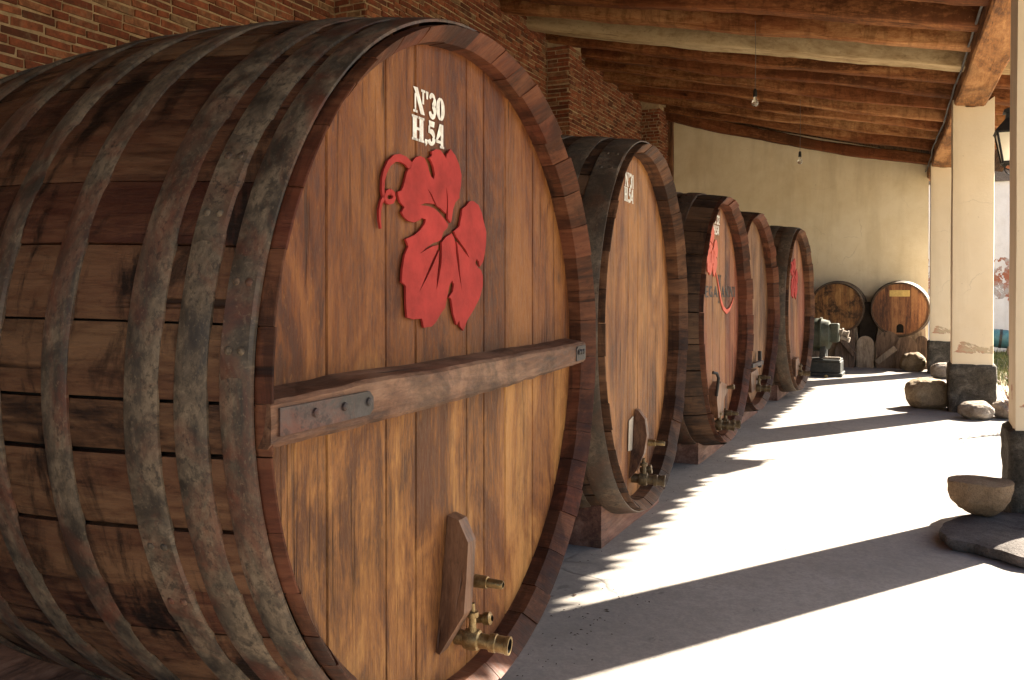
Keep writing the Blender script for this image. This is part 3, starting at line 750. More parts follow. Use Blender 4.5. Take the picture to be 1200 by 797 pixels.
def cask(D, yc, zr, R, yaw, label, hoops, L=1.8, bulge=.08, seed=1, ns=38, mats=('head_a', 'stave_a', 'chime', 'hoop'), planks=None, uneven=.005, chime_out=.032, head_x=-.11, group='large wine casks standing in a row'):
    n_ = Vector((cos(yaw), sin(yaw), 0))
    root = empty('wine_cask', (-D, yc, 0), yaw)
    tag(root, label, 'cask', group)
    zc = CAMH + zr
    rr = random.Random(seed)
    def prof(x): return R + bulge * (1 - ((x + L / 2) / (L / 2)) ** 2)
    def P(x, r, a): return (x, r * cos(a), zc + r * sin(a))
    # stave angles
    ang = []; a = rr.random()
    ws = [rr.uniform(.75, 1.3) for _ in range(ns)]; tot = sum(ws); 
    st = []
    for w in ws:
        da = 2 * pi * w / tot; st.append((a, a + da)); a += da
    # body
    b = MB(); NX = 22
    for a0, a1 in st:
        r = rr.random(); g = rr.choice((.0012, .0018, .0018, .003, .006)) / R
        lift = rr.uniform(-.004, .004)
        rows = []; uvs = []
        for i in range(NX + 1):
            x = -L + (L - .006) * i / NX
            row = []; uv = []
            for j in range(6):
                aa = a0 + g + (a1 - a0 - 2 * g) * j / 5
                q = prof(x) + lift - (.004 if j in (0, 5) else 0)
                row.append(P(x, q, aa)); uv.append((x, aa * R, r * 3))
            rows.append(row); uvs.append(uv)
        b.grid(rows, r, uvs, flip=False)
        for e, sgn in ((a0 + g, 1), (a1 - g, -1)):
            b.grid([[P(-L + (L - .006) * i / NX, prof(-L + L * i / NX) + lift - .004, e), P(-L + (L - .006) * i / NX, prof(-L + L * i / NX) - .045, e)] for i in range(NX + 1)], r * .3)
    # inner lining so no light shows through the gaps, and the plain rear head
    rows = [[P(x, prof(x) - .03, 2 * pi * k / 96) for k in range(96)] for x in [-L + .005 + (L - .02) * i / 10 for i in range(11)]]
    b.grid(rows, .0, close=True, m=1)
    b.face([b.vert(P(-L + .06, R - .03, 2 * pi * k / 96), .3) for k in range(96)])
    b.build('stave_body', [M[mats[1]], M['bore']], root, smooth=True, angle=45, fix=False)
    # chime: the stave ends standing proud of the head
    b = MB()
    for a0, a1 in st:
        r = rr.random(); g = rr.choice((.0006, .0008, .0012, .0022)) / R
        xe = chime_out + rr.uniform(-uneven, uneven); ri = R - .064 + rr.uniform(-.0025, .002); ro = R - .008 + rr.uniform(-.005, .003)
        bev = rr.uniform(.006, .012)
        bl = .058 + rr.uniform(-.002, .002)
        sec = [(-.012, ro), (xe - .022, ro - .003), (xe - .003, ro - bev * .7), (xe, ro - bev), (xe - .006, ro - bev - .006), (xe - bl * .5, (ro + ri) / 2 - .006), (xe - bl, ri), (-.145, ri - .003)]
        NA = 5
        for s0 in range(len(sec) - 1):
            if s0 in (1, 2, 4, 5) and False: pass
        rows = []; uvs = []
        for (x, q) in sec:
            rows.append([P(x, q, a0 + g + (a1 - a0 - 2 * g) * j / NA) for j in range(NA + 1)])
            uvs.append([(x + q, (a0 + (a1 - a0) * j / NA) * R, r * 3) for j in range(NA + 1)])
        b.grid(rows, r, uvs)
        for e in (a0 + g, a1 - g):
            ids = [b.vert(P(x, q, e), r * .4, (x + q, e * R, r * 3)) for x, q in sec]
            b.face(ids)
    rows = [[P(x, q, 2 * pi * k / 96) for k in range(96)] for x, q in ((-.01, R - .03), (chime_out - .045, R - .036), (-.04, R - .047), (-.14, R - .05))]
    b.grid(rows, 0, close=True, m=1)
    b.build('chime', [M[mats[2]], M['bore']], root, smooth=True, angle=32, fix=False)
    # head of upright planks
    hr = R - .054; hx = head_x
    pl = planks or [-.9, -.52, -.31, -.02, .2, .45, .68, .92]
    cuts = [-hr] + [q for q in pl if abs(q) < hr - .03] + [hr]
    b = MB()
    for i in range(len(cuts) - 1):
        y0, y1 = cuts[i], cuts[i + 1]; r = rr.random(); dx = rr.uniform(-.0013, .0013)
        gp = rr.choice((.0012, .002, .003))
        k = 9
        lean = rr.uniform(-.012, .012)
        yy = [y0 + (gp if i else .001), y0 + gp + .004] + [y0 + gp + .004 + (y1 - y0 - 2 * gp - .008) * j / k for j in range(1, k)] + [y1 - gp - .004, y1 - (gp if i < len(cuts) - 2 else .001)]
        rows = []
        nz = 8
        for jz in range(nz + 1):
            fz = -1 + 2 * jz / nz
            row = []
            for jj, y in enumerate(yy):
                z = math.sqrt(max(hr * hr - y * y, 1e-6)) * fz
                row.append((hx + dx - (.005 if jj in (0, len(yy) - 1) else 0) + .0015 * noise.noise(Vector((y * 4, z * 1.2, seed))), y, zc + z))
            rows.append(row)
        b.grid(rows, r)
        for y in (yy[0], yy[-1]):
            h = math.sqrt(max(hr * hr - y * y, 1e-6))
            b.grid([[(hx - .005, y, zc - h), (hx - .035, y, zc - h)], [(hx - .005, y, zc + h), (hx - .035, y, zc + h)]], r)
    b.face([b.vert((hx - .03, (hr + .02) * cos(2 * pi * k / 64), zc + (hr + .02) * sin(2 * pi * k / 64))) for k in range(64)], 1)
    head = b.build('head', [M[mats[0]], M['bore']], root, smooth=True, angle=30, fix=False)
    # hoops
    for hi, (x0, x1) in enumerate(hoops):
        b = MB(); na = 160; rows = []; uvs = []
        sd = seed * 10 + hi
        for k in range(na):
            an = 2 * pi * k / na
            e0 = .006 * noise.noise(Vector((cos(an) * 3, sin(an) * 3, sd))); e1 = .006 * noise.noise(Vector((cos(an) * 3, sin(an) * 3, sd + 40)))
            if x1 > -.03: e1 *= .3
            th = .0055 + .002 * noise.noise(Vector((cos(an) * 5, sin(an) * 5, sd + 9)))
            ring = []; uv = []
            for (f, dr) in ((0, -.004), (0, th - .002), (.04, th), (.35, th + .0015), (.65, th + .0015), (.96, th), (1, th - .002), (1, -.004)):
                x = (x0 + e0) * (1 - f) + (x1 + e1) * f
                ring.append(P(x, prof(x) + dr, an)); uv.append((x * 1.0 + sd, an * R, f * .1))
            rows.append(ring); uvs.append(uv)
        rows.append(rows[0]); uvs.append([(q[0], 2 * pi * R, q[2]) for q in uvs[0]])
        b.grid(rows, .5, uvs, flip=True)
        # lapped joint with rivets
        aj = rr.uniform(1.2, 3.6)
        lap = [[P(x, prof(x) + .0115 + (-.007 if (x in (x0, x1) or j in (0, 8)) else 0), aj + .16 / R * j / 4) for j in range(9)] for x in (x0, x0 + .006, (x0 + x1) / 2, x1 - .006, x1)]
        b.grid(lap, .5, [[(p[0] + sd, aj * R + j * .04, .1) for j, p in enumerate(r_)] for r_ in lap])
        for j in (2, 6):
            for fx in (.3, .7):
                x = x0 + (x1 - x0) * fx; a_ = aj + .16 / R * j / 4
                ax = Vector((0, cos(a_), sin(a_)))
                b.lathe([(0, .011), (.003, .010), (.006, .005), (.0065, 0)], P(x, prof(x) + .0105, a_), ax, 10)
        b.build('hoop', M[mats[3]], root, smooth=True, angle=40, fix=False)
    def fr(u, v, x): return (hx + x, u, zc + v)
    return root, fr, hx, zc, hr

def tap_board(root, fr, poly, th=.05):
    b = MB()
    b.prism(poly, fr, .001, th)
    return b.build('tap_board', M['tapwood'], root, bevel=.006)

def tap_fin(root, hx, zc, prof, yt, yb, th=.058):
    """upright board standing out from the head beside the taps; prof: (x, z) outline"""
    zt, zb = max(p[1] for p in prof), min(p[1] for p in prof)
    b = MB()
    b.prism(prof, lambda u, v, x: (u, yb + (yt - yb) * (v - zb) / (zt - zb) + x, zc + v), -th / 2, th / 2)
    return b.build('tap_board', M['tapwood'], root, bevel=.006)

def leaf_part(root, fr, sc, ou, ov, mat, th=.016, tend=True, name='leaf_emblem'):
    b = MB()
    T = lambda p: (ou + p[0] * sc, ov + p[1] * sc)
    b.prism([T(p) for p in LEAF], fr, .004, th)
    if tend:
        b.prism([T(p) for p in ribbon(None, TENDRIL, [.03, .026, .024, .022, .02, .018, .016, .014, .012], None, 0)], fr, .004, th)
        b.prism([T(p) for p in ribbon(None, TRING, .016, None, 0)], fr, .004, th + .001)
        b.prism([T(p) for p in ribbon(None, TTAIL, [.014, .013, .012, .01, .006], None, 0)], fr, .004, th)
    return b.build(name, mat, root, bevel=.003 if sc > .9 else 0)

# nearest cask --------------------------------------------------------------
h1 = [(-.09, -.006), (-.215, -.125), (-.36, -.262), (-.625, -.54), (-.86, -.78), (-1.12, -1.02), (-1.42, -1.32), (-1.66, -1.56), (-1.945, -1.84)]
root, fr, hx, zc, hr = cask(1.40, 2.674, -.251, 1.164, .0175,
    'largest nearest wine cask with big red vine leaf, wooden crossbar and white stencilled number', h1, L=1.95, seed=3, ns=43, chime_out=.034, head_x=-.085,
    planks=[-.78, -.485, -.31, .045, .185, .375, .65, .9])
c1 = root
leaf_part(root, fr, 1.0, .0, .0, M['red'], .012)
b = MB(); write(b, "N'30", -.327, .838, .206, .078, fr, .0035); write(b, "H.54", -.336, .747, .211, .077, fr, .0035)
b.build('number_marking', M['white'], root, fix=False)
# crossbar: rough hewn, deeper at the left end
b = MB(); rows = []
n = 90
for i in range(n + 1):
    f = i / n; y = -1.146 + 2.18 * f
    nz = noise.noise(Vector((y * 2.2, 3, 1))); nz2 = noise.noise(Vector((y * 2.5, 8, 1)))
    zt = .005 + .022 * f + .010 * nz + .004 * noise.noise(Vector((y * 11, 1, 1))); zb = -.112 + .046 * f + .012 * nz2 - .012 * sin(pi * f) + .005 * noise.noise(Vector((y * 13, 5, 1)))
    x0, x1 = hx + .001, .030 + .004 * nz2 - .012 * f
    zt2 = zt + .012
    ring = [(x0, y, zc + zb), (x1 - .010, y, zc + zb), (x1, y, zc + zb + .012), (x1 + .002, y, zc + (zt + zb) / 2), (x1, y, zc + zt - .010), (x1 - .010, y, zc + zt), (x0, y, zc + zt2)]
    rows.append(ring)
b.grid(rows, close=True)
for q in (rows[0], rows[-1]): b.face([b.vert(p) for p in q])
cb = b.build('crossbar', M['bar'], root, smooth=True, angle=32)
for (ya, yb, za, zb, bolts) in ((-1.12, -.735, -.083, -.015, (-.76, -.87, -.99)), (.90, 1.015, -.055, .012, (.925, .955, .985))):
    b = MB()
    k = .018
    poly = [(ya, za), (yb - k * (1 if ya < 0 else 0), za + .004), (yb, za + .018), (yb, zb - .018), (yb - k * (1 if ya < 0 else 0), zb), (ya + (0 if ya < 0 else k), zb - .002), (ya, zb - .012)]
    xb = .032 if ya < 0 else .019
    b.prism(poly, lambda u, v, x: (x, u, zc + v), xb - .01, xb + .005)
    for y in bolts:
        b.lathe([(0, .012), (.006, .011), (.009, .006), (.0095, 0)], (xb + .005, y, zc + (za + zb) / 2 + .006), (1, 0, 0), 8)
    b.build('end_plate', M['strap'], cb, bevel=.002)
tap_fin(root, hx, zc, [(-.084, -.522), (-.040, -.534), (.004, -.604), (.008, -.714), (.010, -.835), (-.070, -.975), (-.084, -.968)], -.07, -.155)
b = MB(); valve(b, (-.075, -.012, -.768 + zc), .8, 'pipe'); b.build('spout', [M['brass'], M['bore']], root, smooth=True, angle=40)
b = MB(); valve(b, (-.06, .03, -.925 + zc), .85, 'knob'); b.build('valve_knob', [M['brass'], M['bore']], root, smooth=True, angle=40)
b = MB(); valve(b, (-.085, -.035, -.968 + zc), .70, 'big'); b.build('brass_valve', [M['brass'], M['bore']], root, smooth=True, angle=40)

# second cask ---------------------------------------------------------------
h2 = [(-.15, -.006), (-.36, -.215), (-.60, -.46), (-.78, -.68), (-1.12, -1.02), (-1.34, -1.2), (-1.58, -1.44), (-1.795, -1.65)]
root, fr, hx, zc, hr = cask(1.57, 5.325, -.208, 1.165, .0598,
    'second wine cask from the front, pale golden head with a white number and no emblem', h2, seed=11, ns=44,
    mats=('head_b', 'stave_b', 'chime_b', 'hoop_b'), planks=[-.7, -.42, -.13, .12, .40, .66, .9])
b = MB(); write(b, "N'31", -.225, .880, .22, .085, fr, .0035, .0038); write(b, "H.54", -.24, .785, .225, .085, fr, .0035, .0038)
b.build('number_marking', M['white'], root, fix=False)
b = MB(); b.prism([(-.13, -.60), (-.02, -.585), (-.05, -.80), (-.15, -.79)], fr, .004, .007); b.build('paper_label', M['paper'], root)
tap_fin(root, hx, zc, [(-.109, -.55), (-.085, -.556), (-.037, -.609), (-.015, -.707), (-.026, -.817), (-.065, -.92), (-.109, -.975)], .07, -.09)
b = MB(); valve(b, (-.08, .075, -.765 + zc), .8, 'pipe'); b.build('spout', [M['brass'], M['bore']], root, smooth=True, angle=40)
b = MB(); valve(b, (-.10, -.02, -.985 + zc), .8, 'big'); b.build('brass_valve', [M['brass_b'], M['bore']], root, smooth=True, angle=40)
b = MB(); valve(b, (-.08, .07, -.95 + zc), 1.1, 'knob'); b.build('valve_knob', [M['brass_b'], M['bore']], root, smooth=True, angle=40)

# third cask ----------------------------------------------------------------
h3 = [(-.33, -.20), (-.56, -.42), (-.80, -.70), (-1.1, -1.0), (-1.38, -1.24), (-1.6, -1.47)]
root, fr, hx, zc, hr = cask(1.57, 7.793, -.239, 1.111, 0.0,
    'third wine cask from the front, reddish head with an orange leaf and black lettering', h3, seed=21, ns=36, bulge=.07,
    mats=('head_c', 'stave_b', 'chime', 'hoop_c'), planks=[-.72, -.40, -.16, .14, .40, .62, .84], uneven=.009)
b = MB(); write(b, "N'32", -.10, .868, .23, .078, fr, .0035, .0038); write(b, "H.54", -.125, .772, .23, .078, fr, .0035, .0038)
b.build('number_marking', M['white'], root, fix=False)
lf = leaf_part(root, fr, .72, -.12, .30, M['redorange'], .012)
b = MB()
sw = [(-.06, .43), (.02, .36), (.09, .27), (.17, .17), (.27, .10), (.42, .062), (.56, .085), (.68, .14), (.76, .20)]
b.prism(ribbon(None, sw, [.012, .02, .028, .034, .04, .042, .034, .022, .008], None, 0), fr, .005, .011)
b.build('leaf_tail', M['redorange'], root)
b = MB(); write(b, "BODEGA", -1.0, .205, 1.06, .095, fr, .0035, .004); write(b, "ANNI", .20, .205, .66, .095, fr, .0035, .004)
write(b, "N", .065, .150, .135, .255, fr, .0045, .004)
b.build('winery_name', M['ink'], root, fix=False)
tap_board(root, fr, [(-.30, -.60), (-.12, -.55), (.12, -.60), (.16, -.66), (-.02, -.72), (-.02, -.86), (-.24, -.86), (-.30, -.70)], .075)
b = MB(); b.tube([(hx + .07, -.30, -.66 + zc), (hx + .09, -.31, -.50 + zc), (hx + .08, -.33, -.46 + zc), (hx + .05, -.36, -.45 + zc)], .014, 10); b.build('iron_hook', M['dark'], root, smooth=True)
for kd, vy, vz, sc in (('big', -.16, -.93, .95), ('big', .10, -.95, .85)):
    b = MB(); valve(b, (hx + .0, vy, vz + zc), sc, kd); b.build('brass_valve', [M['brass_b'], M['bore']], root, smooth=True, angle=40)
b = MB(); valve(b, (hx + .06, .14, -.63 + zc), .9, 'knob'); b.build('valve_knob', [M['brass_b'], M['bore']], root, smooth=True, angle=40)
b = MB(); valve(b, (hx + .03, .06, -.85 + zc), .9, 'pipe'); b.build('spout', [M['brass_b'], M['bore']], root, smooth=True, angle=40)

# fourth cask ---------------------------------------------------------------
root, fr, hx, zc, hr = cask(1.70, 10.2, -.215, 1.15, -.03,
    'fourth wine cask from the front, grey brown head mostly hidden behind the third cask', [(x - .05, y - .05) for x, y in h3], seed=31, ns=36, bulge=.06,
    mats=('head_d', 'stave_b', 'chime', 'hoop_b'), planks=[-.7, -.45, -.2, .1, .36, .6, .85], uneven=.010)
b = MB(); b.box((hx + .06, .10, -.62 + zc), (.05, .62, .05)); b.box((hx + .05, .35, -.58 + zc), (.04, .05, .2)); b.build('iron_latch', M['strap'], root, bevel=.006)
tap_board(root, fr, [(-.20, -.70), (.16, -.68), (.22, -.74), (.12, -.92), (-.16, -.93)], .06)
b = MB(); valve(b, (hx + .02, .12, -.90 + zc), .9, 'big'); b.build('brass_valve', [M['brass_b'], M['bore']], root, smooth=True, angle=40)
b = MB(); valve(b, (hx + .04, .22, -.78 + zc), .9, 'pipe'); b.build('spout', [M['brass_b'], M['bore']], root, smooth=True, angle=40)

# fifth cask ----------------------------------------------------------------
h5 = [(-.16, -.006), (-.40, -.24), (-.66, -.50), (-1.1, -.96), (-1.34, -1.2), (-1.58, -1.44), (-1.795, -1.64)]
root, fr, hx, zc, hr = cask(1.57, 12.876, -.234, 1.166, -.037,
    'fifth and farthest wine cask of the row, right beside the green motor', h5, seed=41, ns=40, bulge=.07,
    mats=('head_c', 'stave_b', 'chime_b', 'hoop_b'), planks=[-.7, -.42, -.15, .12, .38, .64, .88])
leaf_part(root, fr, .95, .22, .03, M['red'], .012)
tap_board(root, fr, [(-.05, -.72), (.2, -.70), (.28, -.80), (.2, -.95), (-.05, -.97)], .06)
b = MB(); valve(b, (hx + .02, .20, -.93 + zc), .9, 'big'); b.build('brass_valve', [M['brass_b'], M['bore']], root, smooth=True, angle=40)

# timber saddles under the casks ---------------------------------------------
def saddle(xc, y0, y1, h, label, zb, yc, R, th=.24, seed=0):
    b = MB(); rows = []
    n = 24
    for i in range(n + 1):
        y = y0 + (y1 - y0) * i / n
        d = R * R - (y - yc) ** 2
        top = h
        if d > 0: top = min(h, zb + R - math.sqrt(d) - .006)
        top += .006 * noise.noise(Vector((y * 3, seed, 0)))
        w = th / 2 + .006 * noise.noise(Vector((y * 2, seed, 5)))
        rows.append([(xc - w, y, -.01), (xc + w, y, -.01), (xc + w, y, top), (xc - w, y, top)])
    b.grid(rows, close=True)
    for q in (rows[0], rows[-1]): b.face([b.vert(p) for p in q])
    return tag(b.build('timber_saddle', M['saddle'], bevel=.008), label, 'timber', 'timbers the big casks rest on')
saddle(-1.66, 2.0, 3.36, .30, 'timber block under the nearest cask, just showing beside its bottom rim', .085, 2.674, 1.205, .26, 1)
saddle(-2.95, 1.75, 3.6, .32, 'dark timber under the rear end of the nearest cask, at the lower left corner', .085, 2.674, 1.205, .28, 7)
saddle(-1.80, 4.73, 5.95, .25, 'brown timber block carrying the second cask from the front', .125, 5.325, 1.20, .22, 2)
saddle(-1.86, 7.42, 8.72, .24, 'reddish timber block carrying the third cask from the front', .145, 7.793, 1.15, .22, 3)
saddle(-1.97, 10.2 - .45, 11.0, .26, 'dark timber block carrying the fourth cask from the front', .13, 10.2, 1.18, .24, 4)
saddle(-1.92, 12.3, 13.5, .26, 'dark timber block carrying the farthest cask of the row', .10, 12.876, 1.2, .24, 5)

# ------------------------------------------------------------------ small barrels at the end wall
KB = 1.08
def zk(v): return max(CAMH + (v - CAMH) * KB, -.005)
def small_barrel(x, z, R, label, seed, mh, plate=False, bung=False, Lb=.84, yf=17.28 * 1.08):
    x *= KB; z = zk(z); R *= KB
    root = empty('small_barrel', (x, yf, 0), -pi / 2)
    tag(root, label, 'barrel', 'small barrels against the plaster wall')
    zc = z; L = Lb; bulge = .05; rr = random.Random(seed)
    def prof(q): return R - bulge * .55 + bulge * (1 - ((q + L / 2) / (L / 2)) ** 2)
    def P(q, r, a): return (q, r * cos(a), zc + r * sin(a))
    b = MB(); ns = 28
    for k in range(ns):
        a0, a1 = 2 * pi * k / ns + .004, 2 * pi * (k + 1) / ns - .004; r = rr.random()
        rows = []; uvs = []
        for i in range(13):
            q = -L + L * i / 12
            rows.append([P(q, prof(q), a0 + (a1 - a0) * j / 3) for j in range(4)]); uvs.append([(q, (a0 + (a1 - a0) * j / 3) * R, r) for j in range(4)])
        rows.append([P(0, R - .05, a0 + (a1 - a0) * j / 3) for j in range(4)]); uvs.append(uvs[-1])
        rows.append([P(-.05, R - .052, a0 + (a1 - a0) * j / 3) for j in range(4)]); uvs.append(uvs[-1])
        b.grid(rows, r, uvs)
    b.face([b.vert(P(-L + .03, R - .04, 2 * pi * k / 48)) for k in range(48)])
    rows = [[P(q, prof(q) - .02, 2 * pi * k / 48) for k in range(48)] for q in (-L + .01, -L / 2, -.02)]
    b.grid(rows, 0, close=True)
    b.build('stave_body', M['stave_b'], root, smooth=True, angle=40, fix=False)
    b = MB(); hr = R - .05; cuts = [-hr, -.28, -.16, -.03, .09, .2, .32, hr]
    cuts = [-hr] + [c for c in cuts[1:-1] if abs(c) < hr - .03] + [hr]
    for i in range(len(cuts) - 1):
        y0, y1 = cuts[i] + .001, cuts[i + 1] - .001; r = rr.random()
        yy = [y0 + (y1 - y0) * j / 8 for j in range(9)]
        b.grid([[(-.035, y, zc - math.sqrt(max(hr * hr - y * y, 0))) for y in yy], [(-.035, y, zc + math.sqrt(max(hr * hr - y * y, 0))) for y in yy]], r)
    b.build('head', mh, root, fix=False)
    for (q0, q1) in ((-.095, -.001), (-.20, -.14), (-.62, -.56), (-L + .002, -L + .075)):
        b = MB(); rows = []; uvs = []
        for k in range(97):
            a = 2 * pi * k / 96
            rows.append([P(q0, prof(q0), a), P(q0, prof(q0) + .006, a), P(q1, prof(q1) + .006, a), P(q1, prof(q1) - (.022 if q1 > -.01 else 0), a)]); uvs.append([(q0, a * R, 0), (q0, a * R, 0), (q1, a * R, .02), (q1, a * R, 0)])
        b.grid(rows, .5, uvs)
        b.build('hoop', M['hoop_b'], root, smooth=True, angle=40)
    if plate:
        b = MB(); b.box((-.031, -.01, zc + .315), (.008, .37, .125)); 
        b.build('name_plate', M['yellow_plate'], root, bevel=.003)
    if bung:
        b = MB(); b.prism([(-.065, -.47), (.065, -.47), (.065, -.36)] + [(.065 * cos(a), -.36 + .065 * sin(a)) for a in [pi * k / 8 for k in range(1, 8)]] + [(-.065, -.36)], lambda u, v, x: (x, u, zc + v), -.034, -.030)
        b.build('tap_opening', M['bore'], root)
    return root
# local +x looks towards the camera side (-Y)
small_barrel(-.35, 1.205, .515, 'small barrel on the right with a yellow plate and a dark tap opening', 5, M['small_head_b'], True, True)
small_barrel(-1.45, 1.22, .50, 'small barrel on the left with a stained plain head, above the green motor', 8, M['small_head'])

def flat_board(name, poly, y, th, mat, label, cat, tilt=0.0, group=None, yb=0.0):
    """upright board: poly in (x, z), front face at y, leaning back by tilt"""
    b = MB(); y *= KB
    poly = [(p[0] * KB, zk(p[1])) for p in poly]
    b.prism(poly, lambda u, v, x: (u, y + x + v * tilt, v), th, 0.0)
    return tag(b.build(name, mat, bevel=.012), label, cat, group)
def tomb(x0, x1, z0, z1):
    c, r = (x0 + x1) / 2, (x1 - x0) / 2
    return [(x0, z0), (x1, z0), (x1, z1 - r)] + [(c + r * cos(a), z1 - r + r * sin(a)) for a in [pi * k / 10 for k in range(1, 10)]] + [(x0, z1 - r)]
Z0 = .11
def cradle(xa, xb, ta, tb, h, xc, zc, R, label, y):
    t_ = [(xb, Z0), (tb, h)]
    arc_ = [(xc + R * sin(a), zc - R * cos(a)) for a in [math.radians(d) for d in range(36, -37, -6)]]
    poly = [(p[0] * KB, zk(p[1])) for p in [(xa, Z0)] + t_ + arc_ + [(ta, h)]]; y *= KB
    b = MB()
    for yy in (y, y + .42):
        b.prism(poly, lambda u, v, x: (u, yy + x, v), 0.0, .16)
    b.box(((xa + xb) / 2 * KB, y + .29, .06), (abs(xb - xa) * .9, .27, .12))
    return tag(b.build('barrel_cradle', M['board'], bevel=.014), label, 'barrel stand', 'wooden cradles under the small barrels')
cradle(-.86, .11, -.72, .07, .86, -.35, 1.205, .505, 'pale wooden cradle under the small barrel with the yellow plate', 17.36)
cradle(-1.93, -.98, -1.82, -1.10, .86, -1.45, 1.22, .49, 'wooden cradle under the stained small barrel behind the motor', 17.36)
b = MB()  # added black box: gives the shaded gap between the barrels its darkness
b.box((-.98, 19.05, .66), (.34, .5, 1.32))
b.box((-.98, 18.79, .66), (.30, .02, 1.26))
tag(b.build('gap_shade_box', M['gap_shade'], bevel=.012), 'tall black box put in for the dark shade between the two small barrels', 'box')
flat_board('wooden_board', tomb(-1.09, -.79, Z0, .70), 17.20, .06, M['board'], 'round topped grey board standing alone between the two small barrels', 'board', .06)
flat_board('wooden_board', [(-1.50, Z0), (-1.13, Z0), (-1.09, .34), (-1.14, .84), (-1.30, .72), (-1.44, .5)], 17.10, .07, M['board_b'], 'pointed brown board standing next to the motor', 'board', .05)
flat_board('wooden_board', tomb(-.76, -.36, Z0, .80), 17.26, .05, M['board_b'], 'dark round topped board directly below the plated small barrel', 'board', .03)
flat_board('wooden_board', tomb(-.42, -.06, Z0, .70), 17.16, .06, M['board_b'], 'reddish round topped board left of the far rocks', 'board', .07)
flat_board('wooden_board', tomb(-.09, .11, Z0, .72), 17.25, .06, M['board_b'], 'narrow round topped board beside the far column', 'board', .05)
def slat(p0, p1, w, th, y, mat, label):
    p0, p1 = Vector((p0[0] * KB, zk(p0[1]))), Vector((p1[0] * KB, zk(p1[1]))); y *= KB; d = (p1 - p0); L = d.length; an = math.atan2(d.y, d.x)
    b = MB(); b.box(((p0.x + p1.x) / 2, y, (p0.y + p1.y) / 2), (L, th, w), Matrix.Rotation(-an, 3, 'Y'))
    return tag(b.build('loose_plank', mat, bevel=.01), label, 'plank', 'loose planks leaning on the boards')
slat((-.74, .22), (-.42, .50), .11, .05, 17.09, M['board'], 'pale slat leaning diagonally in front of the dark round topped board')
slat((-1.36, .66), (-1.12, .36), .09, .05, 17.045, M['board_b'], 'brown slat slanting down across the pointed board by the motor')

# ------------------------------------------------------------------ motor pump
pr_ = empty('electric_motor', (-1.75, 16.55, 0))
tag(pr_, 'green electric pump motor on a black iron frame beside the farthest cask', 'motor')
b = MB(); b.box((0.0, 0, .17), (.92, .62, .20)); b.box((0, -.02, .29), (.90, .66, .035)); b.box((0, 0, .035), (.98, .70, .07)); b.build('base_frame', M['steel'], pr_, bevel=.012)
b = MB()
b.lathe([(-.40, .0), (-.40, .23), (-.37, .295), (-.10, .305), (-.095, .32), (-.06, .32), (-.055, .305), (.10, .30), (.105, .32), (.135, .32), (.14, .29), (.26, .26), (.30, .18), (.31, 0)], (-.02, 0, .74), (1, 0, 0), 40)
for k in range(22):
    a = 2 * pi * k / 22
    b.box((-.23, .305 * cos(a), .74 + .305 * sin(a)), (.25, .012, .03), Matrix.Rotation(a - pi / 2, 3, 'X'))
mb_ = b.build('motor_housing', M['green'], pr_, smooth=True, angle=40)
for fx, fy in ((-.24, -.12), (.14, -.12), (-.24, .16), (.14, .16)):
    b = MB(); b.box((fx, fy, .43), (.10, .16, .22)); b.build('foot', M['steel'], pr_, bevel=.01)
b = MB(); b.box((.33, -.02, .78), (.16, .30, .34)); b.build('pump_casing', M['green'], pr_, bevel=.025)
b = MB(); b.lathe([(0, .06), (.05, .06), (.052, .085), (.075, .085), (.077, .05), (.15, .05), (.152, .065), (.18, .065), (.18, 0)], (.40, -.03, .80), (1, 0, -.25), 20)
b.lathe([(0, .035), (.12, .03), (.13, .05), (.16, .05), (.16, 0)], (.44, -.05, .70), (1, -.1, -.3), 16)
b.build('pipe_fitting', M['riverstone'], pr_, smooth=True, angle=40)
b = MB(); b.box((.30, -.20, .33), (.30, .10, .04)); b.build('steel_plate', M['riverstone'], pr_, bevel=.004)
b = MB(); b.lathe([(0, .018), (.012, .018), (.014, .03), (.03, .03), (.034, .02), (.06, .02), (.06, .012)], (-1.52, 16.02, .028), (.3, -1, 0), 14)
tag(b.build('hose_coupling', M['brass'], smooth=True, angle=40), 'tiny metal coupling lying on the floor in front of the motor', 'coupling')

# ------------------------------------------------------------------ rocks
def rock(name, c, d, mat, label, seed, cat='rock', rough=.16, cut=None, rz=0.0, low=.86, e=.82):
    import bmesh
    bm = bmesh.new(); bmesh.ops.create_icosphere(bm, subdivisions=5, radius=1)
    R3 = Matrix.Rotation(rz, 3, 'Z')
    b = MB(); 
    for v in bm.verts:
        p = v.co.copy()
        q = Vector([math.copysign(abs(k) ** e, k) for k in p])
        q *= 1 + rough * noise.noise(p * 1.3 + Vector((seed * 5.1, 0, 0))) * 1.5 + rough * .35 * noise.noise(p * 3.7 + Vector((0, seed * 3.3, 0))) + .03 * noise.noise(p * 9 + Vector((seed, 1, 1))) - .05 * abs(noise.noise(p * 2.3 + Vector((seed, 4, 2)))) - .03 * abs(noise.noise(p * 5.1 + Vector((seed, 4, 2))))
        q = Vector((q.x * d[0] / 2, q.y * d[1] / 2, q.z * d[2] / 2))
        if cut is not None:
            lim = cut * d[2] / 2 + .012 * noise.noise(Vector((q.x * 6, q.y * 6, seed)))
            if q.z > lim: q.z = lim + (q.z - lim) * .06
        q.z = max(q.z, -d[2] / 2 * low)
        b.vert(R3 @ q)
    for f in bm.faces: b.face([v.index for v in f.verts])
    bm.free()
    o = b.build(name, mat, smooth=True, angle=45)
    o.location = (c[0], c[1], c[2] + d[2] / 2 * (low - .01))
    return tag(o, label, cat, None)
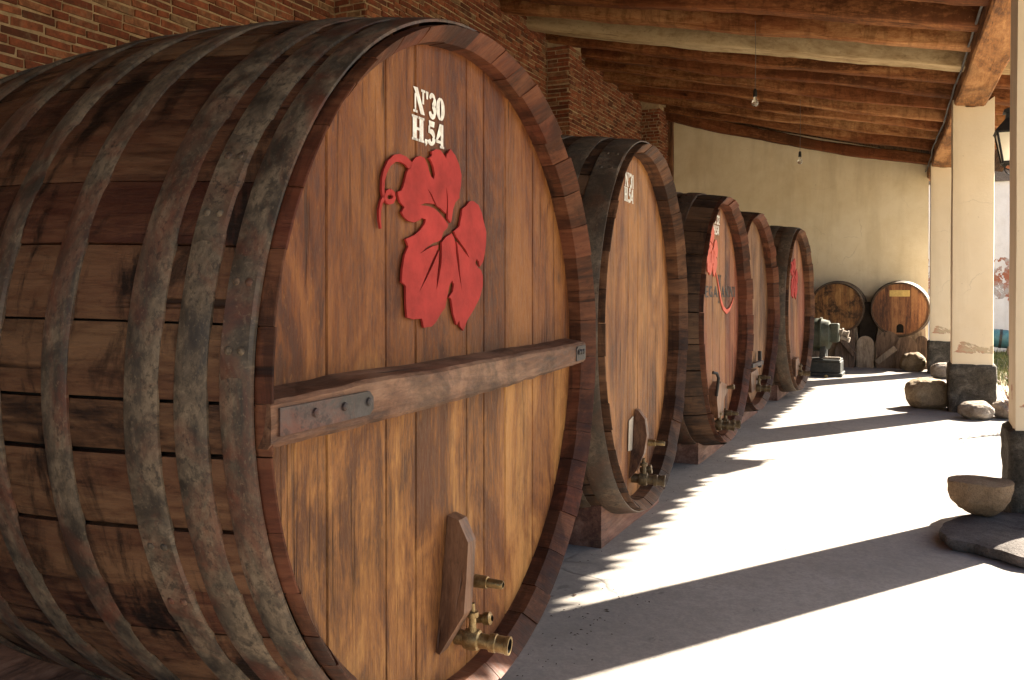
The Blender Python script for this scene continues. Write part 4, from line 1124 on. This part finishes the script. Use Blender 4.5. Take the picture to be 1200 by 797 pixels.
# slab in front of the nearest column
poly = [(.10, 5.78), (.14, 5.58), (.24, 5.54), (.36, 5.46), (.50, 5.36), (.70, 5.30), (.95, 5.34), (1.02, 6.0), (.95, 6.41), (.62, 6.44), (.40, 6.42), (.24, 6.2), (.15, 6.0)]
pp = []
for i in range(len(poly)):
    a, c = Vector(poly[i]), Vector(poly[(i + 1) % len(poly)])
    for j in range(4):
        q = a.lerp(c, j / 4); k = .02 * noise.noise(Vector((q.x * 9, q.y * 9, 1)))
        pp.append((q.x + k, q.y + k))
b = MB(); cx = (.58, 5.92)
def ringz(s, z): return [(cx[0] + (p[0] - cx[0]) * s, cx[1] + (p[1] - cx[1]) * s, z + .012 * noise.noise(Vector((p[0] * 5, p[1] * 5, z * 20)))) for p in pp]
b.grid([ringz(.94, 0.0), ringz(.985, .018), ringz(1.0, .045), ringz(.985, .066), ringz(.9, .076), ringz(.6, .082), ringz(.3, .08), ringz(.02, .08)], close=True)
tag(b.build('stone_slab', M['slate'], smooth=True, angle=35), 'flat dark grey stone slab lying on the floor in front of the nearest column', 'slab')
rock('rock', (.345, 6.20, .08), (.37, .34, .42), M['boulder_b'], 'bowl shaped brown rock with a flat top resting on the stone slab', 2, cut=.10, rough=.07, low=.97, e=.92)
rock('rock', (.085, 12.42, 0), (.54, .50, .42), M['boulder'], 'big rounded tan boulder left of the middle column', 5, rough=.10, rz=.2)
rock('rock', (.60, 11.58, 0), (.38, .34, .23), M['riverstone'], 'flat pale river stone at the foot of the middle column', 7, rough=.14, rz=.3)
rock('rock', (.93, 11.80, 0), (.30, .34, .24), M['riverstone'], 'smaller rounded stone right of the pale river stone', 9, rough=.12)
rock('rock', (-.14, 18.2, .0), (.43, .38, .39), M['boulder'], 'pointed rock in front of the round topped boards', 12, rough=.2)
rock('rock', (.36, 16.9, 0), (.42, .40, .30), M['riverstone'], 'smooth pale rock at the foot of the far column', 14, rough=.1)

b = MB(); rr = random.Random(77)
for k in range(190):
    f = rr.random() ** 1.3
    x = -1.36 + rr.gauss(0, .10) - .1 * f; y = 2.2 + 1.9 * rr.random() if k < 130 else 4.2 + 9 * rr.random()
    if k >= 130: x = -1.72 + rr.gauss(0, .10)
    a = rr.uniform(0, 6.28); l = rr.uniform(.003, .009) if rr.random() < .95 else rr.uniform(.012, .022); w = l * rr.uniform(.3, .6)
    z = .0035; h = rr.uniform(.002, .006); r = rr.random()
    p = [(-l, 0, 0), (0, -w, h * .4), (l, 0, 0), (0, w, h * .4)]
    ids = [b.vert((x + q[0] * cos(a) - q[1] * sin(a), y + q[0] * sin(a) + q[1] * cos(a), z + q[2]), r) for q in p]
    top = b.vert((x, y, z + h), r)
    for i in range(4): b.face((ids[i], ids[(i + 1) % 4], top))
tag(b.build('floor_grit', M['grit']), kind='stuff')

# ------------------------------------------------------------------ bulbs, lantern
def bulb(x, y, zt, zs, zb, label):
    root = empty('hanging_bulb', (x, y, zt)); tag(root, label, 'light bulb', 'bare bulbs hanging from the logs')
    b = MB(); b.tube([(0, 0, 0), (.006, 0, (zs - zt) * .5), (0, 0, zs - zt + .05)], .003, 6); b.build('cord', M['cable'], root)
    z = zs - zt
    b = MB(); b.lathe([(.06, .008), (.05, .018), (.02, .022), (-.03, .024), (-.032, .0)], (0, 0, z), (0, 0, 1), 16); b.build('socket', M['dark'], root, smooth=True, angle=50)
    s = zs - zb
    b = MB(); b.lathe([(-.03, .015), (-.05, .018), (-.075, .032), (-.10, .038), (-.125, .032), (-.138, .016), (-.141, 0)], (0, 0, z), (0, 0, 1), 20); b.build('glass_bulb', M['glass'], root, smooth=True)
bulb(-1.72 * 1.0, 10.0, 4.27 + .33, 3.77, 3.64, 'nearer bare light bulb on a short cord, close to the pale whitewashed log')
bulb(-1.72, 14.0, 4.27 + .25, 3.66, 3.57, 'farther bare light bulb hanging just above the end wall')

lt = empty('wall_lantern', (.93, 11.2, 2.62)); tag(lt, 'black iron lantern with glass panes hanging beyond the middle column', 'lantern')
zt, zb2 = .66, .39   # relative heights are scaled below
b = MB(); w0, w1 = .105, .165; h0, h1 = .36, .70
for sx, sy in ((-1, -1), (1, -1), (1, 1), (-1, 1)):
    b.tube([(sx * w0, sy * w0, h0), (sx * w1, sy * w1, h1)], .013, 6)
for (w, h, q) in ((w0, h0, .016), (w1, h1, .016)):
    for k in range(4):
        c4 = [(-1, -1), (1, -1), (1, 1), (-1, 1)]; p, q2 = c4[k], c4[(k + 1) % 4]
        b.tube([(p[0] * w, p[1] * w, h), (q2[0] * w, q2[1] * w, h)], q, 6)
b.build('frame', M['dark'], lt, smooth=True, angle=40)
b = MB()
ra = [[(sx * w, sy * w, h) for sx, sy in ((-1, -1), (1, -1), (1, 1), (-1, 1))] for w, h in ((.19, .705), (.175, .73), (.075, .86), (.07, .92), (.10, .925), (.095, .955), (.03, .99))]
b.grid(ra, close=True); b.face([b.vert(p) for p in ra[-1]]); b.face([b.vert(p) for p in ra[0]])
b.build('cap', M['dark'], lt)
for k in range(4):
    c4 = [(-1, -1), (1, -1), (1, 1), (-1, 1)]; p, q2 = c4[k], c4[(k + 1) % 4]
    b = MB(); f0, f1 = w0 - .004, w1 - .004
    b.grid([[(p[0] * f0, p[1] * f0, h0 + .01), (q2[0] * f0, q2[1] * f0, h0 + .01)], [(p[0] * f1, p[1] * f1, h1 - .01), (q2[0] * f1, q2[1] * f1, h1 - .01)]])
    b.build('pane', M['pane'], lt)
b = MB(); b.tube([(0, 0, .36), (0, 0, .25), (0, 0, .19)], [.02, .016, .012], 8)
b.lathe([(0, .004), (.015, .02), (.03, .024), (.045, .02), (.06, .004)], (0, 0, .22), (0, 0, 1), 12)
for sg in (-1, 1):
    b.tube([(sg * .10 * cos(a) * (1 - a / 9) - (sg * .02), 0, .30 + .075 * sin(a)) for a in [pi * k / 10 - .3 for k in range(16)]], .007, 6)
    b.tube([(sg * .11, 0, .35), (sg * .07, 0, .30), (sg * .02, 0, .27)], .008, 6)
b.tube([(.035 * cos(a) * (1 - a / 14), 0, .15 - .035 * sin(a) * (1 - a / 14) + .02) for a in [2 * pi * k / 12 for k in range(16)]], .006, 6)
b.build('scrollwork', M['dark'], lt, smooth=True)
b = MB(); b.tube([(0, 0, .98), (0, 0, 1.32)], .009, 6); b.build('hanger', M['dark'], lt)

# ------------------------------------------------------------------ yard beyond the columns
tk = empty('steel_tank', (2.35, 24.1, .0)); tag(tk, 'blue green metal tank lying on its side in the sunny yard', 'tank')
b = MB(); b.lathe([(-.02, 0), (0, .15), (.05, .21), (.3, .225), (1.5, .225), (1.75, .21), (1.8, .15), (1.82, 0)], (-.95, 0, .42), (1, -.05, -.10), 32); b.build('shell', M['bluegreen'], tk, smooth=True, angle=40)
b = MB(); b.lathe([(0, .226), (.0, .234), (.06, .234), (.06, .226)], (-.62, -.015, .385), (1, -.05, -.10), 32); b.build('band', M['steel'], tk, smooth=True, angle=40)
b = MB(); b.lathe([(0, .226), (.0, .234), (.06, .234), (.06, .226)], (.3, -.06, .295), (1, -.05, -.10), 32); b.build('band', M['steel'], tk, smooth=True, angle=40)
b = MB(); b.box((2.05, 23.95, .06), (.30, .5, .30)); tag(b.build('wooden_block', M['board_b'], bevel=.02), 'dark wooden block propping up the blue green tank', 'block')
rr = random.Random(17); b = MB()
for k in range(15000):
    y = 12.8 + 12.8 * (rr.random() ** .8); x = 1.15 + rr.random() * 3.2
    if noise.noise(Vector((x * .9, y * .6, 4))) < -.12 - .3 * (y - 14) / 10: continue
    h = rr.uniform(.05, .17); a = rr.random() * 6.28; w = .006; l = rr.uniform(.02, .08)
    i = [b.vert((x - w * cos(a), y - w * sin(a), -.06), rr.random()) for _ in (0,)]
    r = rr.random()
    i = [b.vert((x - w * cos(a), y - w * sin(a), -.062), r), b.vert((x + w * cos(a), y + w * sin(a), -.062), r), b.vert((x + l * sin(a), y - l * cos(a), -.06 + h), r)]
    b.face(i)
o = b.build('grass', M['grass'], fix=False); tag(o, kind='stuff')
# small leafy twig by the nearest column
tw = empty('small_shrub', (.96, 10.6, -.05)); tag(tw, 'small reddish leafy twig growing beside the nearest column', 'plant')
rr = random.Random(5); bs = MB(); bl = MB()
for k in range(9):
    a = rr.uniform(2.0, 4.6); h = rr.uniform(.35, .7); ln = rr.uniform(.08, .26)
    pts = [(0, 0, 0), (ln * .3 * cos(a), ln * .3 * sin(a), h * .5), (ln * cos(a), ln * sin(a), h)]
    bs.tube(pts, [.007, .005, .002], 5)
    for j in range(16):
        f = rr.uniform(.3, 1.0); p = Vector((ln * f * cos(a), ln * f * sin(a), h * f)); d = Vector((rr.uniform(-1, 1), rr.uniform(-1, 1), rr.uniform(-.3, .8))).normalized(); s = d.cross(Vector((.3, .2, 1))).normalized()
        l = rr.uniform(.03, .055); r = rr.random()
        bl.face([bl.vert(p, r), bl.vert(p + d * l * .5 + s * l * .25, r), bl.vert(p + d * l, r), bl.vert(p + d * l * .5 - s * l * .25, r)])
bs.build('stems', M['leaf'], tw, smooth=True); bl.build('leaves', M['leaf'], tw, fix=False)

# ------------------------------------------------------------------ camera
cam = bpy.data.cameras.new('camera'); co = bpy.data.objects.new('camera', cam); COL.objects.link(co)
co.location = (0, 0, CAMH)
co.rotation_euler = (pi / 2 - .010918, 0, .447136)
cam.sensor_width = 36; cam.lens = 30.0; cam.shift_y = -(398.5 - 354.56) / 1200
cam.clip_start = .05; cam.clip_end = 2000
scn.camera = co

# ------------------------------------------------------------------ light
AZ, EL = math.radians(33.4), math.radians(35.5)
w = bpy.data.worlds.new('World'); scn.world = w; w.use_nodes = True
nt = w.node_tree; bg = nt.nodes['Background']
sky = nt.nodes.new('ShaderNodeTexSky'); sky.sky_type = 'NISHITA'; sky.sun_disc = False
sky.sun_elevation = EL; sky.sun_rotation = AZ; sky.ozone_density = .6; sky.dust_density = 2.0
nt.links.new(sky.outputs[0], bg.inputs[0]); bg.inputs[1].default_value = .05
ld = bpy.data.lights.new('sun', 'SUN'); ld.energy = 5.0; ld.angle = math.radians(.5); ld.color = (1, .91, .76)
lo = bpy.data.objects.new('sun', ld); COL.objects.link(lo)
d = Vector((sin(AZ) * cos(EL), cos(AZ) * cos(EL), sin(EL)))
lo.rotation_euler = (-d).to_track_quat('-Z', 'Y').to_euler()
lo.location = d * 40

scn.view_settings.view_transform = 'Standard'; scn.view_settings.look = 'None'
scn.view_settings.exposure = 2.92; scn.view_settings.gamma = 1
scn.render.engine = 'CYCLES'
cy = scn.cycles
cy.max_bounces = 10; cy.diffuse_bounces = 6; cy.glossy_bounces = 3; cy.transmission_bounces = 6
cy.use_denoising = True
cy.sample_clamp_indirect = 8
